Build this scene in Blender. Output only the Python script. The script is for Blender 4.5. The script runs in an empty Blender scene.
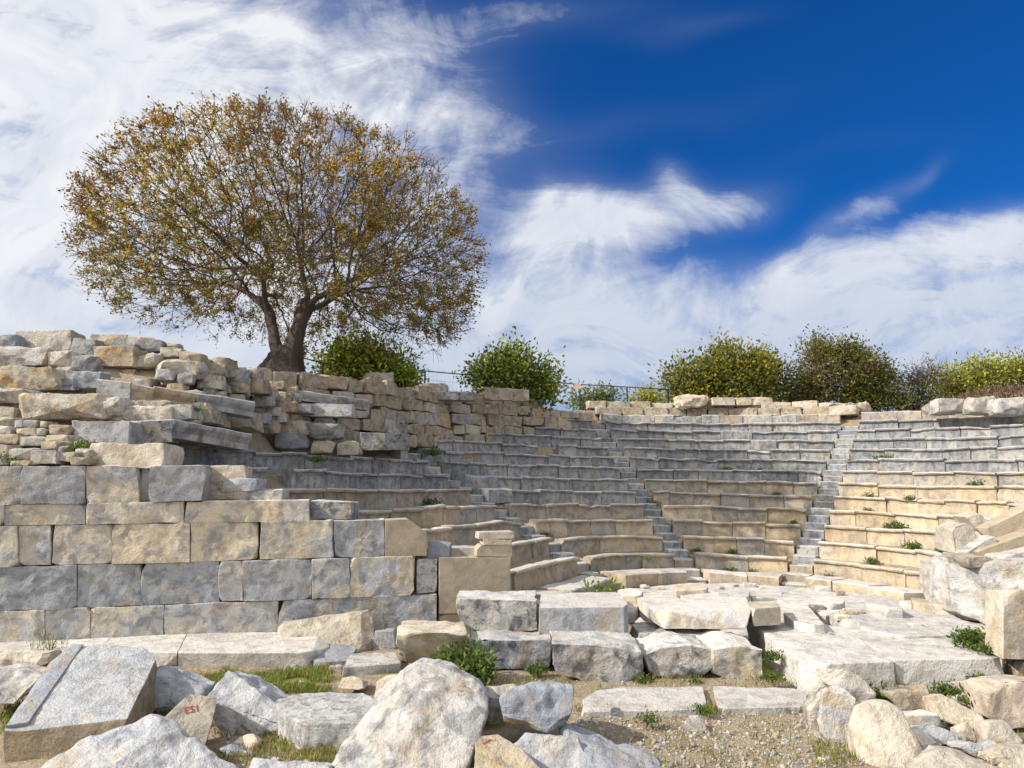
import bpy, bmesh, math, random
import numpy as np
from mathutils import Vector, Matrix, noise
from mathutils.kdtree import KDTree
from mathutils.bvhtree import BVHTree

rnd = random.Random(7)
R = math.radians
scene = bpy.context.scene
COL = scene.collection

# ---------------------------------------------------------------- camera
F = 720.0
TH = R(7.595)
HE = 2.736
cam_data = bpy.data.cameras.new("camera")
cam = bpy.data.objects.new("camera", cam_data)
COL.objects.link(cam)
cam.location = (0, 0, HE)
cam.rotation_euler = (R(90) + TH, 0, 0)
cam_data.sensor_width = 36.0
cam_data.lens = F / 1024 * 36.0
cam_data.clip_start = 0.1
cam_data.clip_end = 9000
scene.camera = cam
CT, ST = math.cos(TH), math.sin(TH)


def ray(x, y):
    u = (x - 512) / F
    v = (384 - y) / F
    return Vector((u, CT - v * ST, ST + v * CT))


def PY(x, y, Y):
    """point on the sight line of photo pixel x, y at depth Y metres"""
    d = ray(x, y)
    return d * (Y / d.y) + Vector((0, 0, HE))


def PZ(x, y, z):
    """point on the sight line of photo pixel x, y at height z"""
    d = ray(x, y)
    return d * ((z - HE) / d.z) + Vector((0, 0, HE))


def proj(p):
    dep = p[1] * CT + (p[2] - HE) * ST
    up = (p[2] - HE) * CT - p[1] * ST
    return 512 + F * p[0] / dep, 384 - F * up / dep


def sstep(a, b, x):
    t = min(1.0, max(0.0, (x - a) / (b - a)))
    return t * t * (3 - 2 * t)


# ---------------------------------------------------------------- object helpers
def tag(o, label=None, cat=None, group=None, kind=None):
    if label:
        o["label"] = label
    if cat:
        o["category"] = cat
    if group:
        o["group"] = group
    if kind or cat:
        o["kind"] = kind or "thing"
    return o


def empty(name, loc):
    o = bpy.data.objects.new(name, None)
    o.empty_display_size = 0.2
    COL.objects.link(o)
    o.location = loc
    return o


def finish(bm, name, mats, parent=None, origin=None, smooth=0.75):
    """link a bmesh whose vertices are in world space as one mesh object"""
    if not isinstance(mats, (list, tuple)):
        mats = [mats]
    if parent is not None:
        wo = Vector((0, 0, 0))
        q = parent
        while q is not None:
            wo += q.location
            q = q.parent
    else:
        if origin is None:
            n = max(1, len(bm.verts))
            c = Vector((0, 0, 0))
            zmin = 1e9
            for v in bm.verts:
                c += v.co
                zmin = min(zmin, v.co.z)
            c /= n
            wo = Vector((c.x, c.y, zmin))
        else:
            wo = Vector(origin)
    for v in bm.verts:
        v.co -= wo
    me = bpy.data.meshes.new(name)
    bm.to_mesh(me)
    bm.free()
    for m in mats:
        me.materials.append(m)
    if smooth:
        me.shade_smooth()
        if smooth < 3:
            me.set_sharp_from_angle(angle=smooth)
    o = bpy.data.objects.new(name, me)
    COL.objects.link(o)
    if parent is not None:
        o.parent = parent
    else:
        o.location = wo
    return o


def refine(bm, L, it=7):
    for _ in range(it):
        es = [e for e in bm.edges if e.calc_length() > L]
        if not es:
            break
        bmesh.ops.subdivide_edges(bm, edges=es, cuts=1, use_grid_fill=True)
        bmesh.ops.triangulate(bm, faces=[f for f in bm.faces if len(f.verts) > 4])


def roughen(bm, amp, freq, seed, fine=0.45, scoop=1.0):
    off = Vector((seed * 3.17 % 91, seed * 7.91 % 73, seed * 1.37 % 57))
    bm.normal_update()
    mv = []
    for v in bm.verts:
        p = v.co * freq + off
        d = noise.fractal(p, 0.9, 2.1, 4) * 0.5 + noise.noise(p * 4.3) * fine * 0.5
        w = p + noise.noise_vector(p * 1.3) * 0.35
        d += (noise.voronoi(w * 0.8)[0][0] - 0.45) * 1.5 * scoop + (noise.voronoi(w * 2.3)[0][0] - 0.45) * 0.6 * scoop
        q = noise.noise_vector(p * 0.7) * 0.3
        mv.append(v.normal * (amp * d) + q * amp)
    for v, m in zip(bm.verts, mv):
        v.co += m


def hull(pts):
    bm = bmesh.new()
    for p in pts:
        bm.verts.new(p)
    r = bmesh.ops.convex_hull(bm, input=bm.verts)
    junk = [g for g in r["geom_interior"] if isinstance(g, bmesh.types.BMVert)]
    junk += [g for g in r["geom_unused"] if isinstance(g, bmesh.types.BMVert)]
    if junk:
        bmesh.ops.delete(bm, geom=list(set(junk)), context="VERTS")
    bmesh.ops.dissolve_limit(bm, angle_limit=R(3), verts=bm.verts, edges=bm.edges)
    return bm


def bevel(bm, off, seg=1):
    try:
        bmesh.ops.bevel(bm, geom=bm.edges[:], offset=off, segments=seg, affect="EDGES", profile=0.6, clamp_overlap=True)
    except Exception:
        pass


def chip(bm, n, seed, lo=0.03, hi=0.11):
    """knock corners and arrises off a convex stone with flat fracture planes"""
    r2 = random.Random(seed)
    for _ in range(n):
        vs = bm.verts[:]
        if len(vs) < 5:
            return
        c = sum((v.co for v in vs), Vector((0, 0, 0))) / len(vs)
        v = r2.choice(vs).co
        d = v - c
        size = d.length
        no = (d.normalized() + Vector((r2.uniform(-0.7, 0.7), r2.uniform(-0.7, 0.7), r2.uniform(-0.7, 0.7)))).normalized()
        far = max(w.co.dot(no) for w in vs)
        co = no * (far - size * r2.uniform(lo, hi))
        bmesh.ops.bisect_plane(bm, geom=bm.verts[:] + bm.edges[:] + bm.faces[:], plane_co=co, plane_no=no, clear_outer=True, dist=1e-5)
        bmesh.ops.holes_fill(bm, edges=bm.edges[:], sides=0)


def detail(Y):
    return max(0.036, 3.6 * Y / F)


SEED = [100]


def stone_from_pts(pts, name, mat, parent=None, bev=0.03, amp=0.03, freq=2.2, L=None, smooth=0.5, chips=6):
    SEED[0] += 1
    Ym = sum(p[1] for p in pts) / len(pts)
    bm = hull(pts)
    chip(bm, chips, SEED[0])
    bevel(bm, bev * 0.35, 1)
    bmesh.ops.triangulate(bm, faces=bm.faces)
    refine(bm, L or detail(Ym))
    roughen(bm, amp, freq, SEED[0])
    return finish(bm, name, mat, parent, smooth=smooth)


def front_stone(poly, Y, depth, name, mat, parent=None, lean=0.0, shrink=0.85, zfloor=None, **kw):
    """stone from the outline of the face turned to the viewer: poly [(px, py[, dY])], real depth behind it"""
    r2 = random.Random(int(poly[0][0] * 13 + poly[0][1] * 7))
    pts = []
    c = Vector((0, 0, 0))
    fr = []
    for q in poly:
        dY = q[2] if len(q) > 2 else 0.0
        fr.append(PY(q[0], q[1], Y + dY))
    for p in fr:
        c += p / len(fr)
    zmin = min(p.z for p in fr)
    zmax = max(p.z for p in fr)
    for p in fr:
        pts.append(p)
        t = (p.z - zmin) / max(1e-6, zmax - zmin)
        b = c + (p - c) * (shrink + r2.uniform(-0.06, 0.06))
        b.y = p.y + depth * r2.uniform(0.85, 1.1)
        b.z = zmin + (b.z - zmin) * 1.0 - lean * t
        pts.append(b)
        m = c + (p - c) * 1.0
        m.z -= lean * t * 0.5
        m.y = p.y + depth * 0.4
        pts.append(m)
    if zfloor is not None:
        lows = [p for p in fr if p.z < zmin + 0.35 * (zmax - zmin)]
        for p in lows:
            pts.append(Vector((p.x, p.y + depth * 0.2, zfloor)))
            pts.append(Vector((p.x, p.y + depth * 0.8, zfloor)))
    return stone_from_pts(pts, name, mat, parent, **kw)


def top_stone(poly, ztop, thick, name, mat, parent=None, under=1.0, **kw):
    """flat-topped stone from the outline of its top face on the plane z = ztop (ztop may vary per corner)"""
    pts = []
    P = [PZ(q[0], q[1], q[2] if len(q) > 2 else ztop) for q in poly]
    c = sum(P, Vector((0, 0, 0))) / len(P)
    for p in P:
        pts.append(p)
        d = c + (p - c) * under
        pts.append(Vector((d.x, d.y, p.z - thick)))
    return stone_from_pts(pts, name, mat, parent, **kw)


def px_rock(x0, y0, x1, y1, Y, name, mat, parent=None, depth=None, box=0.6, seed=None, **kw):
    """irregular stone whose silhouette fills the given pixel box at depth Y"""
    SEED[0] += 1
    r2 = random.Random(seed or SEED[0])
    a = PY(x0, y0, Y)
    b = PY(x1, y1, Y)
    cx, cz = (a.x + b.x) / 2, (a.z + b.z) / 2
    hx, hz = abs(b.x - a.x) / 2, abs(a.z - b.z) / 2
    hy = (depth or (hx + hz) * 0.9) / 2
    pts = []
    j = 0.10 + (1 - box) * 0.55
    for sx in (-1, 1):
        for sy in (-1, 1):
            for sz in (-1, 1):
                f = [1 - j * r2.random() ** 1.3 for _ in range(3)]
                if r2.random() < 0.25 * (1 - box):
                    f = [q * 0.75 for q in f]
                pts.append(Vector((cx + hx * sx * f[0], Y + hy + hy * sy * f[1], cz + hz * sz * f[2])))
    for ax in range(3):
        for sg in (-1, 1):
            d = [r2.uniform(-0.6, 0.6) for _ in range(3)]
            d[ax] = sg * r2.uniform(0.95, 1.04)
            pts.append(Vector((cx + hx * d[0], Y + hy + hy * d[1], cz + hz * d[2])))
    kw.setdefault("amp", 0.07 * min(hx, hz) + 0.012)
    kw.setdefault("freq", 1.1 / max(0.2, min(hx, hz)))
    kw.setdefault("bev", 0.06 * min(hx, hz) + 0.004)
    return stone_from_pts(pts, name, mat, parent, **kw)


def px_block(x0, y0, x1, y1, Y, depth, name, mat, parent=None, sl=0.0, dYr=0.0, jit=0.02, **kw):
    """squared block: front face is the pixel rectangle (right end lowered by sl px and set back by dYr m)"""
    SEED[0] += 1
    r2 = random.Random(SEED[0])
    f = [PY(x0, y0, Y), PY(x1, y0 + sl, Y + dYr), PY(x1, y1 + sl, Y + dYr), PY(x0, y1, Y)]
    pts = []
    for p in f:
        j = lambda: r2.uniform(-jit, jit)
        pts.append(p + Vector((j(), j(), j())))
        pts.append(p + Vector((j(), depth + j(), j())))
    kw.setdefault("bev", 0.025)
    kw.setdefault("amp", 0.014)
    kw.setdefault("freq", 2.6)
    return stone_from_pts(pts, name, mat, parent, **kw)


# ---------------------------------------------------------------- materials
def nn(nt, t, **kw):
    n = nt.nodes.new(t)
    for k, v in kw.items():
        setattr(n, k, v)
    return n


def lk(nt, a, b):
    nt.links.new(a, b)


def newmat(name):
    m = bpy.data.materials.new(name)
    m.use_nodes = True
    nt = m.node_tree
    nt.nodes.clear()
    out = nn(nt, "ShaderNodeOutputMaterial")
    return m, nt, out


def ramp(nt, src, p0, c0, p1, c1, inter="LINEAR"):
    r = nn(nt, "ShaderNodeValToRGB")
    r.color_ramp.interpolation = inter
    r.color_ramp.elements[0].position = p0
    r.color_ramp.elements[1].position = p1
    r.color_ramp.elements[0].color = (*c0, 1) if len(c0) == 3 else c0
    r.color_ramp.elements[1].color = (*c1, 1) if len(c1) == 3 else c1
    lk(nt, src, r.inputs[0])
    return r.outputs[0]


def mixc(nt, fac, a, b, mode="MIX"):
    m = nn(nt, "ShaderNodeMix", data_type="RGBA", blend_type=mode)
    if isinstance(fac, (int, float)):
        m.inputs[0].default_value = fac
    else:
        lk(nt, fac, m.inputs[0])
    for i, v in ((6, a), (7, b)):
        if isinstance(v, tuple):
            m.inputs[i].default_value = (*v, 1) if len(v) == 3 else v
        else:
            lk(nt, v, m.inputs[i])
    return m.outputs[2]


def mth(nt, op, a, b=None, clamp=False):
    m = nn(nt, "ShaderNodeMath", operation=op, use_clamp=clamp)
    for i, v in enumerate((a, b)):
        if v is None:
            continue
        if isinstance(v, (int, float)):
            m.inputs[i].default_value = v
        else:
            lk(nt, v, m.inputs[i])
    return m.outputs[0]


def noi(nt, vec, scale, detail=4, rough=0.55, dist=0.0):
    n = nn(nt, "ShaderNodeTexNoise")
    n.inputs["Scale"].default_value = scale
    n.inputs["Detail"].default_value = detail
    n.inputs["Roughness"].default_value = rough
    n.inputs["Distortion"].default_value = dist
    if vec is not None:
        lk(nt, vec, n.inputs["Vector"])
    return n.outputs[0]


def stone_mat(name, base, alt, dark, lichen=(0.40, 0.24, 0.08), lich=0.62, darkness=0.55, top=None, topamt=0.6, streak=0.0, rshift=0.28, rust=0.5, bump=0.5, sc=1.0, var=0.34, white=0.10):
    """weathered stone: two rock colours in blotches, dark crust spots, ochre lichen, pale flecks, fine grain"""
    m, nt, out = newmat(name)
    tc = nn(nt, "ShaderNodeTexCoord")
    oi = nn(nt, "ShaderNodeObjectInfo")
    off = nn(nt, "ShaderNodeVectorMath", operation="SCALE")
    cmb = nn(nt, "ShaderNodeCombineXYZ")
    for i in range(3):
        lk(nt, oi.outputs["Random"], cmb.inputs[i])
    lk(nt, cmb.outputs[0], off.inputs[0])
    off.inputs["Scale"].default_value = 173.0
    add = nn(nt, "ShaderNodeVectorMath", operation="ADD")
    lk(nt, tc.outputs["Object"], add.inputs[0])
    lk(nt, off.outputs[0], add.inputs[1])
    v = add.outputs[0]
    n1 = noi(nt, v, 2.0 * sc, 8, 0.66, 0.5)
    n2 = noi(nt, v, 4.6 * sc, 7, 0.64, 0.5)
    n3 = noi(nt, v, 26 * sc, 4, 0.7)
    n4 = noi(nt, v, 2.3 * sc, 6, 0.62, 1.2)
    n5 = noi(nt, v, 75 * sc, 2, 0.6)
    shift = mth(nt, "ADD", n1, mth(nt, "MULTIPLY", mth(nt, "SUBTRACT", oi.outputs["Random"], 0.5), rshift))
    c = mixc(nt, ramp(nt, shift, 0.42, (0, 0, 0), 0.58, (1, 1, 1)), base, alt)
    # dark crust
    dk = ramp(nt, n2, 0.49, (0, 0, 0), 0.60, (1, 1, 1))
    c = mixc(nt, mth(nt, "MULTIPLY", dk, darkness), c, dark)
    # ochre lichen
    lc = ramp(nt, n4, lich, (0, 0, 0), lich + 0.12, (1, 1, 1))
    c = mixc(nt, mth(nt, "MULTIPLY", lc, 0.7), c, lichen)
    if streak > 0:
        mp = nn(nt, "ShaderNodeMapping")
        mp.inputs["Scale"].default_value = (7, 7, 0.55)
        lk(nt, v, mp.inputs[0])
        st = noi(nt, mp.outputs[0], 1.0, 5, 0.65)
        c = mixc(nt, mth(nt, "MULTIPLY", ramp(nt, st, 0.48, (0, 0, 0), 0.72, (1, 1, 1)), streak), c, dark)
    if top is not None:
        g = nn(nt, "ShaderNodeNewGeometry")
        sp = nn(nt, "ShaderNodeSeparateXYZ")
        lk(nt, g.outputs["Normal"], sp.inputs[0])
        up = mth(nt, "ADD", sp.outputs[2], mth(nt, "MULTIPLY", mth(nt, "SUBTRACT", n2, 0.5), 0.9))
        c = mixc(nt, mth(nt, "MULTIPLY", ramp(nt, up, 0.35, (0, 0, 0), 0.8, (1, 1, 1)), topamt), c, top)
    # hairline cracks and veins
    n6 = noi(nt, v, 1.9 * sc, 5, 0.55, 0.9)
    cr = ramp(nt, mth(nt, "ABSOLUTE", mth(nt, "SUBTRACT", n6, 0.5)), 0.001, (1, 1, 1), 0.008, (0, 0, 0))
    cr = mth(nt, "MULTIPLY", cr, ramp(nt, n1, 0.56, (0, 0, 0), 0.64, (0.55, 0.55, 0.55)))
    c = mixc(nt, mth(nt, "MULTIPLY", cr, 0.75), c, tuple(d * 0.55 for d in dark))
    # broad weather stains
    n7 = noi(nt, v, 1.5 * sc, 7, 0.68, 0.8)
    c = mixc(nt, mth(nt, "MULTIPLY", ramp(nt, n7, 0.53, (0, 0, 0), 0.66, (1, 1, 1)), 0.5), c, dark)
    # earth and iron stains
    n8 = noi(nt, v, 2.7 * sc, 7, 0.66, 0.6)
    c = mixc(nt, mth(nt, "MULTIPLY", ramp(nt, n8, 0.54, (0, 0, 0), 0.64, (1, 1, 1)), rust), c, (0.33, 0.245, 0.145))
    # pale flecks and grain
    fl = ramp(nt, n3, 0.60, (0, 0, 0), 0.70, (1, 1, 1))
    c = mixc(nt, mth(nt, "MULTIPLY", fl, white), c, tuple(min(0.72, b * 1.5 + 0.12) for b in base))
    pit = ramp(nt, n3, 0.33, (1, 1, 1), 0.43, (0, 0, 0))
    c = mixc(nt, mth(nt, "MULTIPLY", pit, 0.3), c, tuple(d * 0.6 for d in dark))
    gr = nn(nt, "ShaderNodeMapRange")
    lk(nt, n5, gr.inputs[0])
    gr.inputs[1].default_value = 0.3
    gr.inputs[2].default_value = 0.7
    gr.inputs[3].default_value = 0.88
    gr.inputs[4].default_value = 1.10
    vr = mth(nt, "ADD", 1 - var / 2, mth(nt, "MULTIPLY", oi.outputs["Random"], var))
    k = mth(nt, "MULTIPLY", gr.outputs[0], vr)
    kc = nn(nt, "ShaderNodeCombineColor")
    for i in range(3):
        lk(nt, k, kc.inputs[i])
    c = mixc(nt, 1.0, c, kc.outputs[0], "MULTIPLY")
    b = nn(nt, "ShaderNodeBsdfPrincipled")
    b.inputs["Roughness"].default_value = 0.92
    b.inputs["Specular IOR Level"].default_value = 0.2
    lk(nt, c, b.inputs["Base Color"])
    hgt = mth(nt, "ADD", mth(nt, "MULTIPLY", n2, 0.55), mth(nt, "ADD", mth(nt, "MULTIPLY", n3, 0.30), mth(nt, "ADD", mth(nt, "MULTIPLY", n5, 0.06), mth(nt, "MULTIPLY", cr, -0.25))))
    bp = nn(nt, "ShaderNodeBump")
    bp.inputs["Strength"].default_value = min(1.0, bump * 1.5)
    bp.inputs["Distance"].default_value = 0.10
    lk(nt, hgt, bp.inputs["Height"])
    lk(nt, bp.outputs[0], b.inputs["Normal"])
    lk(nt, b.outputs[0], out.inputs[0])
    return m


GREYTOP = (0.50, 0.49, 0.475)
M = {}
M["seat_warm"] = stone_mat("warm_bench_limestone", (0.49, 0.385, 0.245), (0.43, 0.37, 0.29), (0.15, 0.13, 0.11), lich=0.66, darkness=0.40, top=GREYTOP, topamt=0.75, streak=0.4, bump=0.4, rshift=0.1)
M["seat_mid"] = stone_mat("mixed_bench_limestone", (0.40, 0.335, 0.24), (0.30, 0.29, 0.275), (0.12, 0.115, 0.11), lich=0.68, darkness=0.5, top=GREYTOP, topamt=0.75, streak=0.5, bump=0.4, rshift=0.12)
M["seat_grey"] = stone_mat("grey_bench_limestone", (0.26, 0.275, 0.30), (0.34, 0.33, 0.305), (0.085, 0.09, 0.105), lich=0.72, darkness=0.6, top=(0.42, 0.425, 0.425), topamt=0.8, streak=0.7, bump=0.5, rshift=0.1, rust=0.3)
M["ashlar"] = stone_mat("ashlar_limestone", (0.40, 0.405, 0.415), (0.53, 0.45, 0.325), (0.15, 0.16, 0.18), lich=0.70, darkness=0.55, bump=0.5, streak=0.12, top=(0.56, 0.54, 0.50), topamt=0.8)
M["ashlar_grey"] = stone_mat("grey_ashlar_limestone", (0.37, 0.385, 0.405), (0.49, 0.44, 0.35), (0.14, 0.15, 0.18), lich=0.72, darkness=0.6, bump=0.5, streak=0.2)
M["smooth_tan"] = stone_mat("smooth_tan_stone", (0.41, 0.345, 0.25), (0.37, 0.32, 0.25), (0.24, 0.21, 0.17), lich=0.75, darkness=0.35, bump=0.15, white=0.15)
M["granite"] = stone_mat("speckled_white_stone", (0.55, 0.545, 0.53), (0.48, 0.475, 0.465), (0.14, 0.14, 0.15), lich=0.8, darkness=0.6, bump=0.6, sc=2.2)
M["pale"] = stone_mat("pale_weathered_marble", (0.49, 0.48, 0.46), (0.42, 0.39, 0.345), (0.18, 0.18, 0.19), lich=0.66, darkness=0.65, bump=0.6)
M["pale_warm"] = stone_mat("cream_limestone", (0.55, 0.505, 0.425), (0.47, 0.405, 0.31), (0.24, 0.20, 0.15), lich=0.66, darkness=0.4, bump=0.55)
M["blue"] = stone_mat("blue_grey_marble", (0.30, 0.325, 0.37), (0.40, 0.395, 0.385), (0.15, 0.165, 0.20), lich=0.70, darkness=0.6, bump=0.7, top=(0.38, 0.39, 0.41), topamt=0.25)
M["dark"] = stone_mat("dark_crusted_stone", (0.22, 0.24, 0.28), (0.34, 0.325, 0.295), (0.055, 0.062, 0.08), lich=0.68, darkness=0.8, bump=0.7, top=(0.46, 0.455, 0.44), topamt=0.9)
M["ochre"] = stone_mat("ochre_lichen_stone", (0.46, 0.38, 0.27), (0.40, 0.365, 0.305), (0.14, 0.13, 0.115), lichen=(0.46, 0.28, 0.10), lich=0.52, darkness=0.55, bump=0.75)
M["rough_tan"] = stone_mat("rough_tan_stone", (0.43, 0.36, 0.26), (0.36, 0.325, 0.265), (0.10, 0.09, 0.08), lich=0.62, darkness=0.55, bump=0.75)
M["rough_grey"] = stone_mat("rough_grey_stone", (0.37, 0.375, 0.375), (0.46, 0.42, 0.35), (0.10, 0.10, 0.105), lich=0.64, darkness=0.6, bump=0.75)
M["pave"] = stone_mat("cream_paving_marble", (0.58, 0.56, 0.525), (0.53, 0.50, 0.45), (0.26, 0.25, 0.235), lich=0.72, darkness=0.45, bump=0.6, rust=0.3)
M["brown"] = stone_mat("earth_stained_break", (0.24, 0.185, 0.115), (0.30, 0.25, 0.175), (0.10, 0.085, 0.06), lichen=(0.36, 0.24, 0.09), lich=0.6, darkness=0.5, bump=0.9)
M["pink"] = stone_mat("pinkish_stone", (0.52, 0.45, 0.365), (0.50, 0.395, 0.31), (0.2, 0.14, 0.11), lich=0.75, darkness=0.35, bump=0.4)


def simple_mat(name, col, rough=0.7, metal=0.0):
    m, nt, out = newmat(name)
    b = nn(nt, "ShaderNodeBsdfPrincipled")
    b.inputs["Base Color"].default_value = (*col, 1)
    b.inputs["Roughness"].default_value = rough
    b.inputs["Metallic"].default_value = metal
    tc = nn(nt, "ShaderNodeTexCoord")
    n = noi(nt, tc.outputs["Object"], 9, 4, 0.6)
    c = mixc(nt, n, tuple(x * 0.75 for x in col), tuple(min(1, x * 1.25) for x in col))
    lk(nt, c, b.inputs["Base Color"])
    lk(nt, b.outputs[0], out.inputs[0])
    return m


def leaf_mat(name, col, trans=0.45, var=0.5):
    m, nt, out = newmat(name)
    g = nn(nt, "ShaderNodeNewGeometry")
    tc = nn(nt, "ShaderNodeTexCoord")
    n = noi(nt, tc.outputs["Object"], 1.7, 4, 0.6)
    f = mth(nt, "ADD", mth(nt, "MULTIPLY", g.outputs["Random Per Island"], 0.6), mth(nt, "MULTIPLY", n, 0.4))
    lo = tuple(x * (1 - var) for x in col)
    hi = tuple(min(1, x * (1 + var)) for x in col)
    c = mixc(nt, f, lo, hi)
    d = nn(nt, "ShaderNodeBsdfPrincipled")
    d.inputs["Roughness"].default_value = 0.55
    d.inputs["Specular IOR Level"].default_value = 0.3
    lk(nt, c, d.inputs["Base Color"])
    t = nn(nt, "ShaderNodeBsdfTranslucent")
    lk(nt, c, t.inputs[0])
    mx = nn(nt, "ShaderNodeMixShader")
    mx.inputs[0].default_value = trans
    lk(nt, d.outputs[0], mx.inputs[1])
    lk(nt, t.outputs[0], mx.inputs[2])
    lk(nt, mx.outputs[0], out.inputs[0])
    return m


def bark_mat(name, a, b_, sc=6):
    m, nt, out = newmat(name)
    tc = nn(nt, "ShaderNodeTexCoord")
    mp = nn(nt, "ShaderNodeMapping")
    mp.inputs["Scale"].default_value = (1, 1, 0.3)
    lk(nt, tc.outputs["Object"], mp.inputs[0])
    n = noi(nt, mp.outputs[0], sc, 6, 0.7, 0.5)
    c = mixc(nt, ramp(nt, n, 0.35, (0, 0, 0), 0.65, (1, 1, 1)), a, b_)
    b = nn(nt, "ShaderNodeBsdfPrincipled")
    b.inputs["Roughness"].default_value = 0.95
    lk(nt, c, b.inputs["Base Color"])
    bp = nn(nt, "ShaderNodeBump")
    bp.inputs["Strength"].default_value = 0.8
    bp.inputs["Distance"].default_value = 0.08
    lk(nt, n, bp.inputs["Height"])
    lk(nt, bp.outputs[0], b.inputs["Normal"])
    lk(nt, b.outputs[0], out.inputs[0])
    return m


M["bark"] = bark_mat("bark", (0.03, 0.023, 0.018), (0.095, 0.072, 0.054))
M["twig"] = bark_mat("twig_bark", (0.05, 0.033, 0.028), (0.10, 0.065, 0.055), 3)
M["leaf_olive"] = leaf_mat("olive_leaf", (0.19, 0.18, 0.03))
M["leaf_ochre"] = leaf_mat("ochre_leaf", (0.44, 0.27, 0.032))
M["leaf_rust"] = leaf_mat("rust_leaf", (0.23, 0.115, 0.045))
M["leaf_yellow"] = leaf_mat("yellow_leaf", (0.50, 0.36, 0.035))
M["leaf_green"] = leaf_mat("green_leaf", (0.17, 0.215, 0.04))
M["leaf_bright"] = leaf_mat("bright_green_leaf", (0.42, 0.47, 0.065))
M["leaf_dark"] = leaf_mat("dark_green_leaf", (0.075, 0.105, 0.03))
M["leaf_gold"] = leaf_mat("gold_green_leaf", (0.27, 0.235, 0.028))
M["leaf_brown"] = leaf_mat("brown_leaf", (0.19, 0.145, 0.06))
M["weed"] = leaf_mat("weed_leaf", (0.075, 0.14, 0.022), 0.35)
M["grass"] = leaf_mat("grass_blade", (0.18, 0.225, 0.042), 0.4, 0.6)
M["drygrass"] = leaf_mat("dry_grass_blade", (0.30, 0.24, 0.10), 0.35)
M["heather"] = leaf_mat("brown_heather", (0.12, 0.08, 0.045), 0.2)
M["metal"] = simple_mat("painted_steel", (0.05, 0.05, 0.055), 0.5, 0.6)
M["sign"] = simple_mat("faded_sign", (0.55, 0.36, 0.33), 0.5)
M["paint"] = simple_mat("red_paint", (0.26, 0.045, 0.05), 0.8)


def ground_mat():
    m, nt, out = newmat("dirt_gravel_and_moss")
    g = nn(nt, "ShaderNodeNewGeometry")
    v = g.outputs["Position"]
    n1 = noi(nt, v, 0.9, 5, 0.65, 0.4)
    n2 = noi(nt, v, 5.5, 5, 0.7)
    n3 = noi(nt, v, 48, 3, 0.7)
    vo = nn(nt, "ShaderNodeTexVoronoi")
    vo.inputs["Scale"].default_value = 17
    lk(nt, v, vo.inputs["Vector"])
    c = mixc(nt, ramp(nt, n1, 0.35, (0, 0, 0), 0.65, (1, 1, 1)), (0.27, 0.205, 0.13), (0.36, 0.30, 0.215))
    c = mixc(nt, ramp(nt, n2, 0.5, (0, 0, 0), 0.75, (0.8, 0.8, 0.8)), c, (0.14, 0.105, 0.06))
    sp = ramp(nt, vo.outputs["Color"], 0.55, (0, 0, 0), 0.75, (1, 1, 1))
    sp2 = ramp(nt, vo.outputs["Distance"], 0.25, (1, 1, 1), 0.45, (0, 0, 0))
    c = mixc(nt, mth(nt, "MULTIPLY", mth(nt, "MULTIPLY", sp, sp2), 0.75), c, (0.42, 0.37, 0.30))
    # moss where a vertex mask says it grows, broken up by noise
    at = nn(nt, "ShaderNodeAttribute", attribute_name="moss")
    ms = ramp(nt, mth(nt, "ADD", at.outputs["Fac"], mth(nt, "MULTIPLY", mth(nt, "SUBTRACT", n2, 0.5), 1.3)), 0.5, (0, 0, 0), 0.62, (1, 1, 1))
    c = mixc(nt, mth(nt, "MULTIPLY", ms, 0.85), c, mixc(nt, n3, (0.085, 0.10, 0.018), (0.26, 0.26, 0.04)))
    gr = ramp(nt, n3, 0.3, (0.7, 0.7, 0.7), 0.7, (1.2, 1.2, 1.2))
    c = mixc(nt, 1.0, c, gr, "MULTIPLY")
    b = nn(nt, "ShaderNodeBsdfPrincipled")
    b.inputs["Roughness"].default_value = 0.95
    b.inputs["Specular IOR Level"].default_value = 0.15
    lk(nt, c, b.inputs["Base Color"])
    bp = nn(nt, "ShaderNodeBump")
    bp.inputs["Strength"].default_value = 0.8
    bp.inputs["Distance"].default_value = 0.04
    lk(nt, mth(nt, "ADD", mth(nt, "MULTIPLY", vo.outputs["Distance"], -0.5), n3), bp.inputs["Height"])
    lk(nt, bp.outputs[0], b.inputs["Normal"])
    lk(nt, b.outputs[0], out.inputs[0])
    return m


M["ground"] = ground_mat()
# ---------------------------------------------------------------- theatre geometry
CX, CY = 5.148, 15.619
R0, W, RISE, Z0 = 3.415, 0.92, 0.40, 0.35
A0 = 152.0
PLAT = 5.75


def seat_pt(r, a):
    """plan point on the bench line of radius r; beyond A0 degrees the benches run straight"""
    if a <= A0:
        return CX + r * math.cos(R(a)), CY + r * math.sin(R(a))
    s = R(a - A0) * 8.0
    c, d = math.cos(R(A0)), math.sin(R(A0))
    return CX + r * c - d * s, CY + r * d + c * s


def tilt(x):
    return -0.021 * (x - CX)


def rad_ang(x, y):
    """(r, a) of a plan point in the same bench coordinates"""
    dx, dy = x - CX, y - CY
    a = math.degrees(math.atan2(dy, dx)) % 360
    c, d = math.cos(R(A0)), math.sin(R(A0))
    s = -d * dx + c * dy
    q = c * dx + d * dy
    if a > A0 and a < A0 + 150 and s > 0 and q > -2:
        return q, A0 + math.degrees(s / 8.0)
    return math.hypot(dx, dy), a


def wall_y(x):
    return 13.5 + 0.2254 * x


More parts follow.
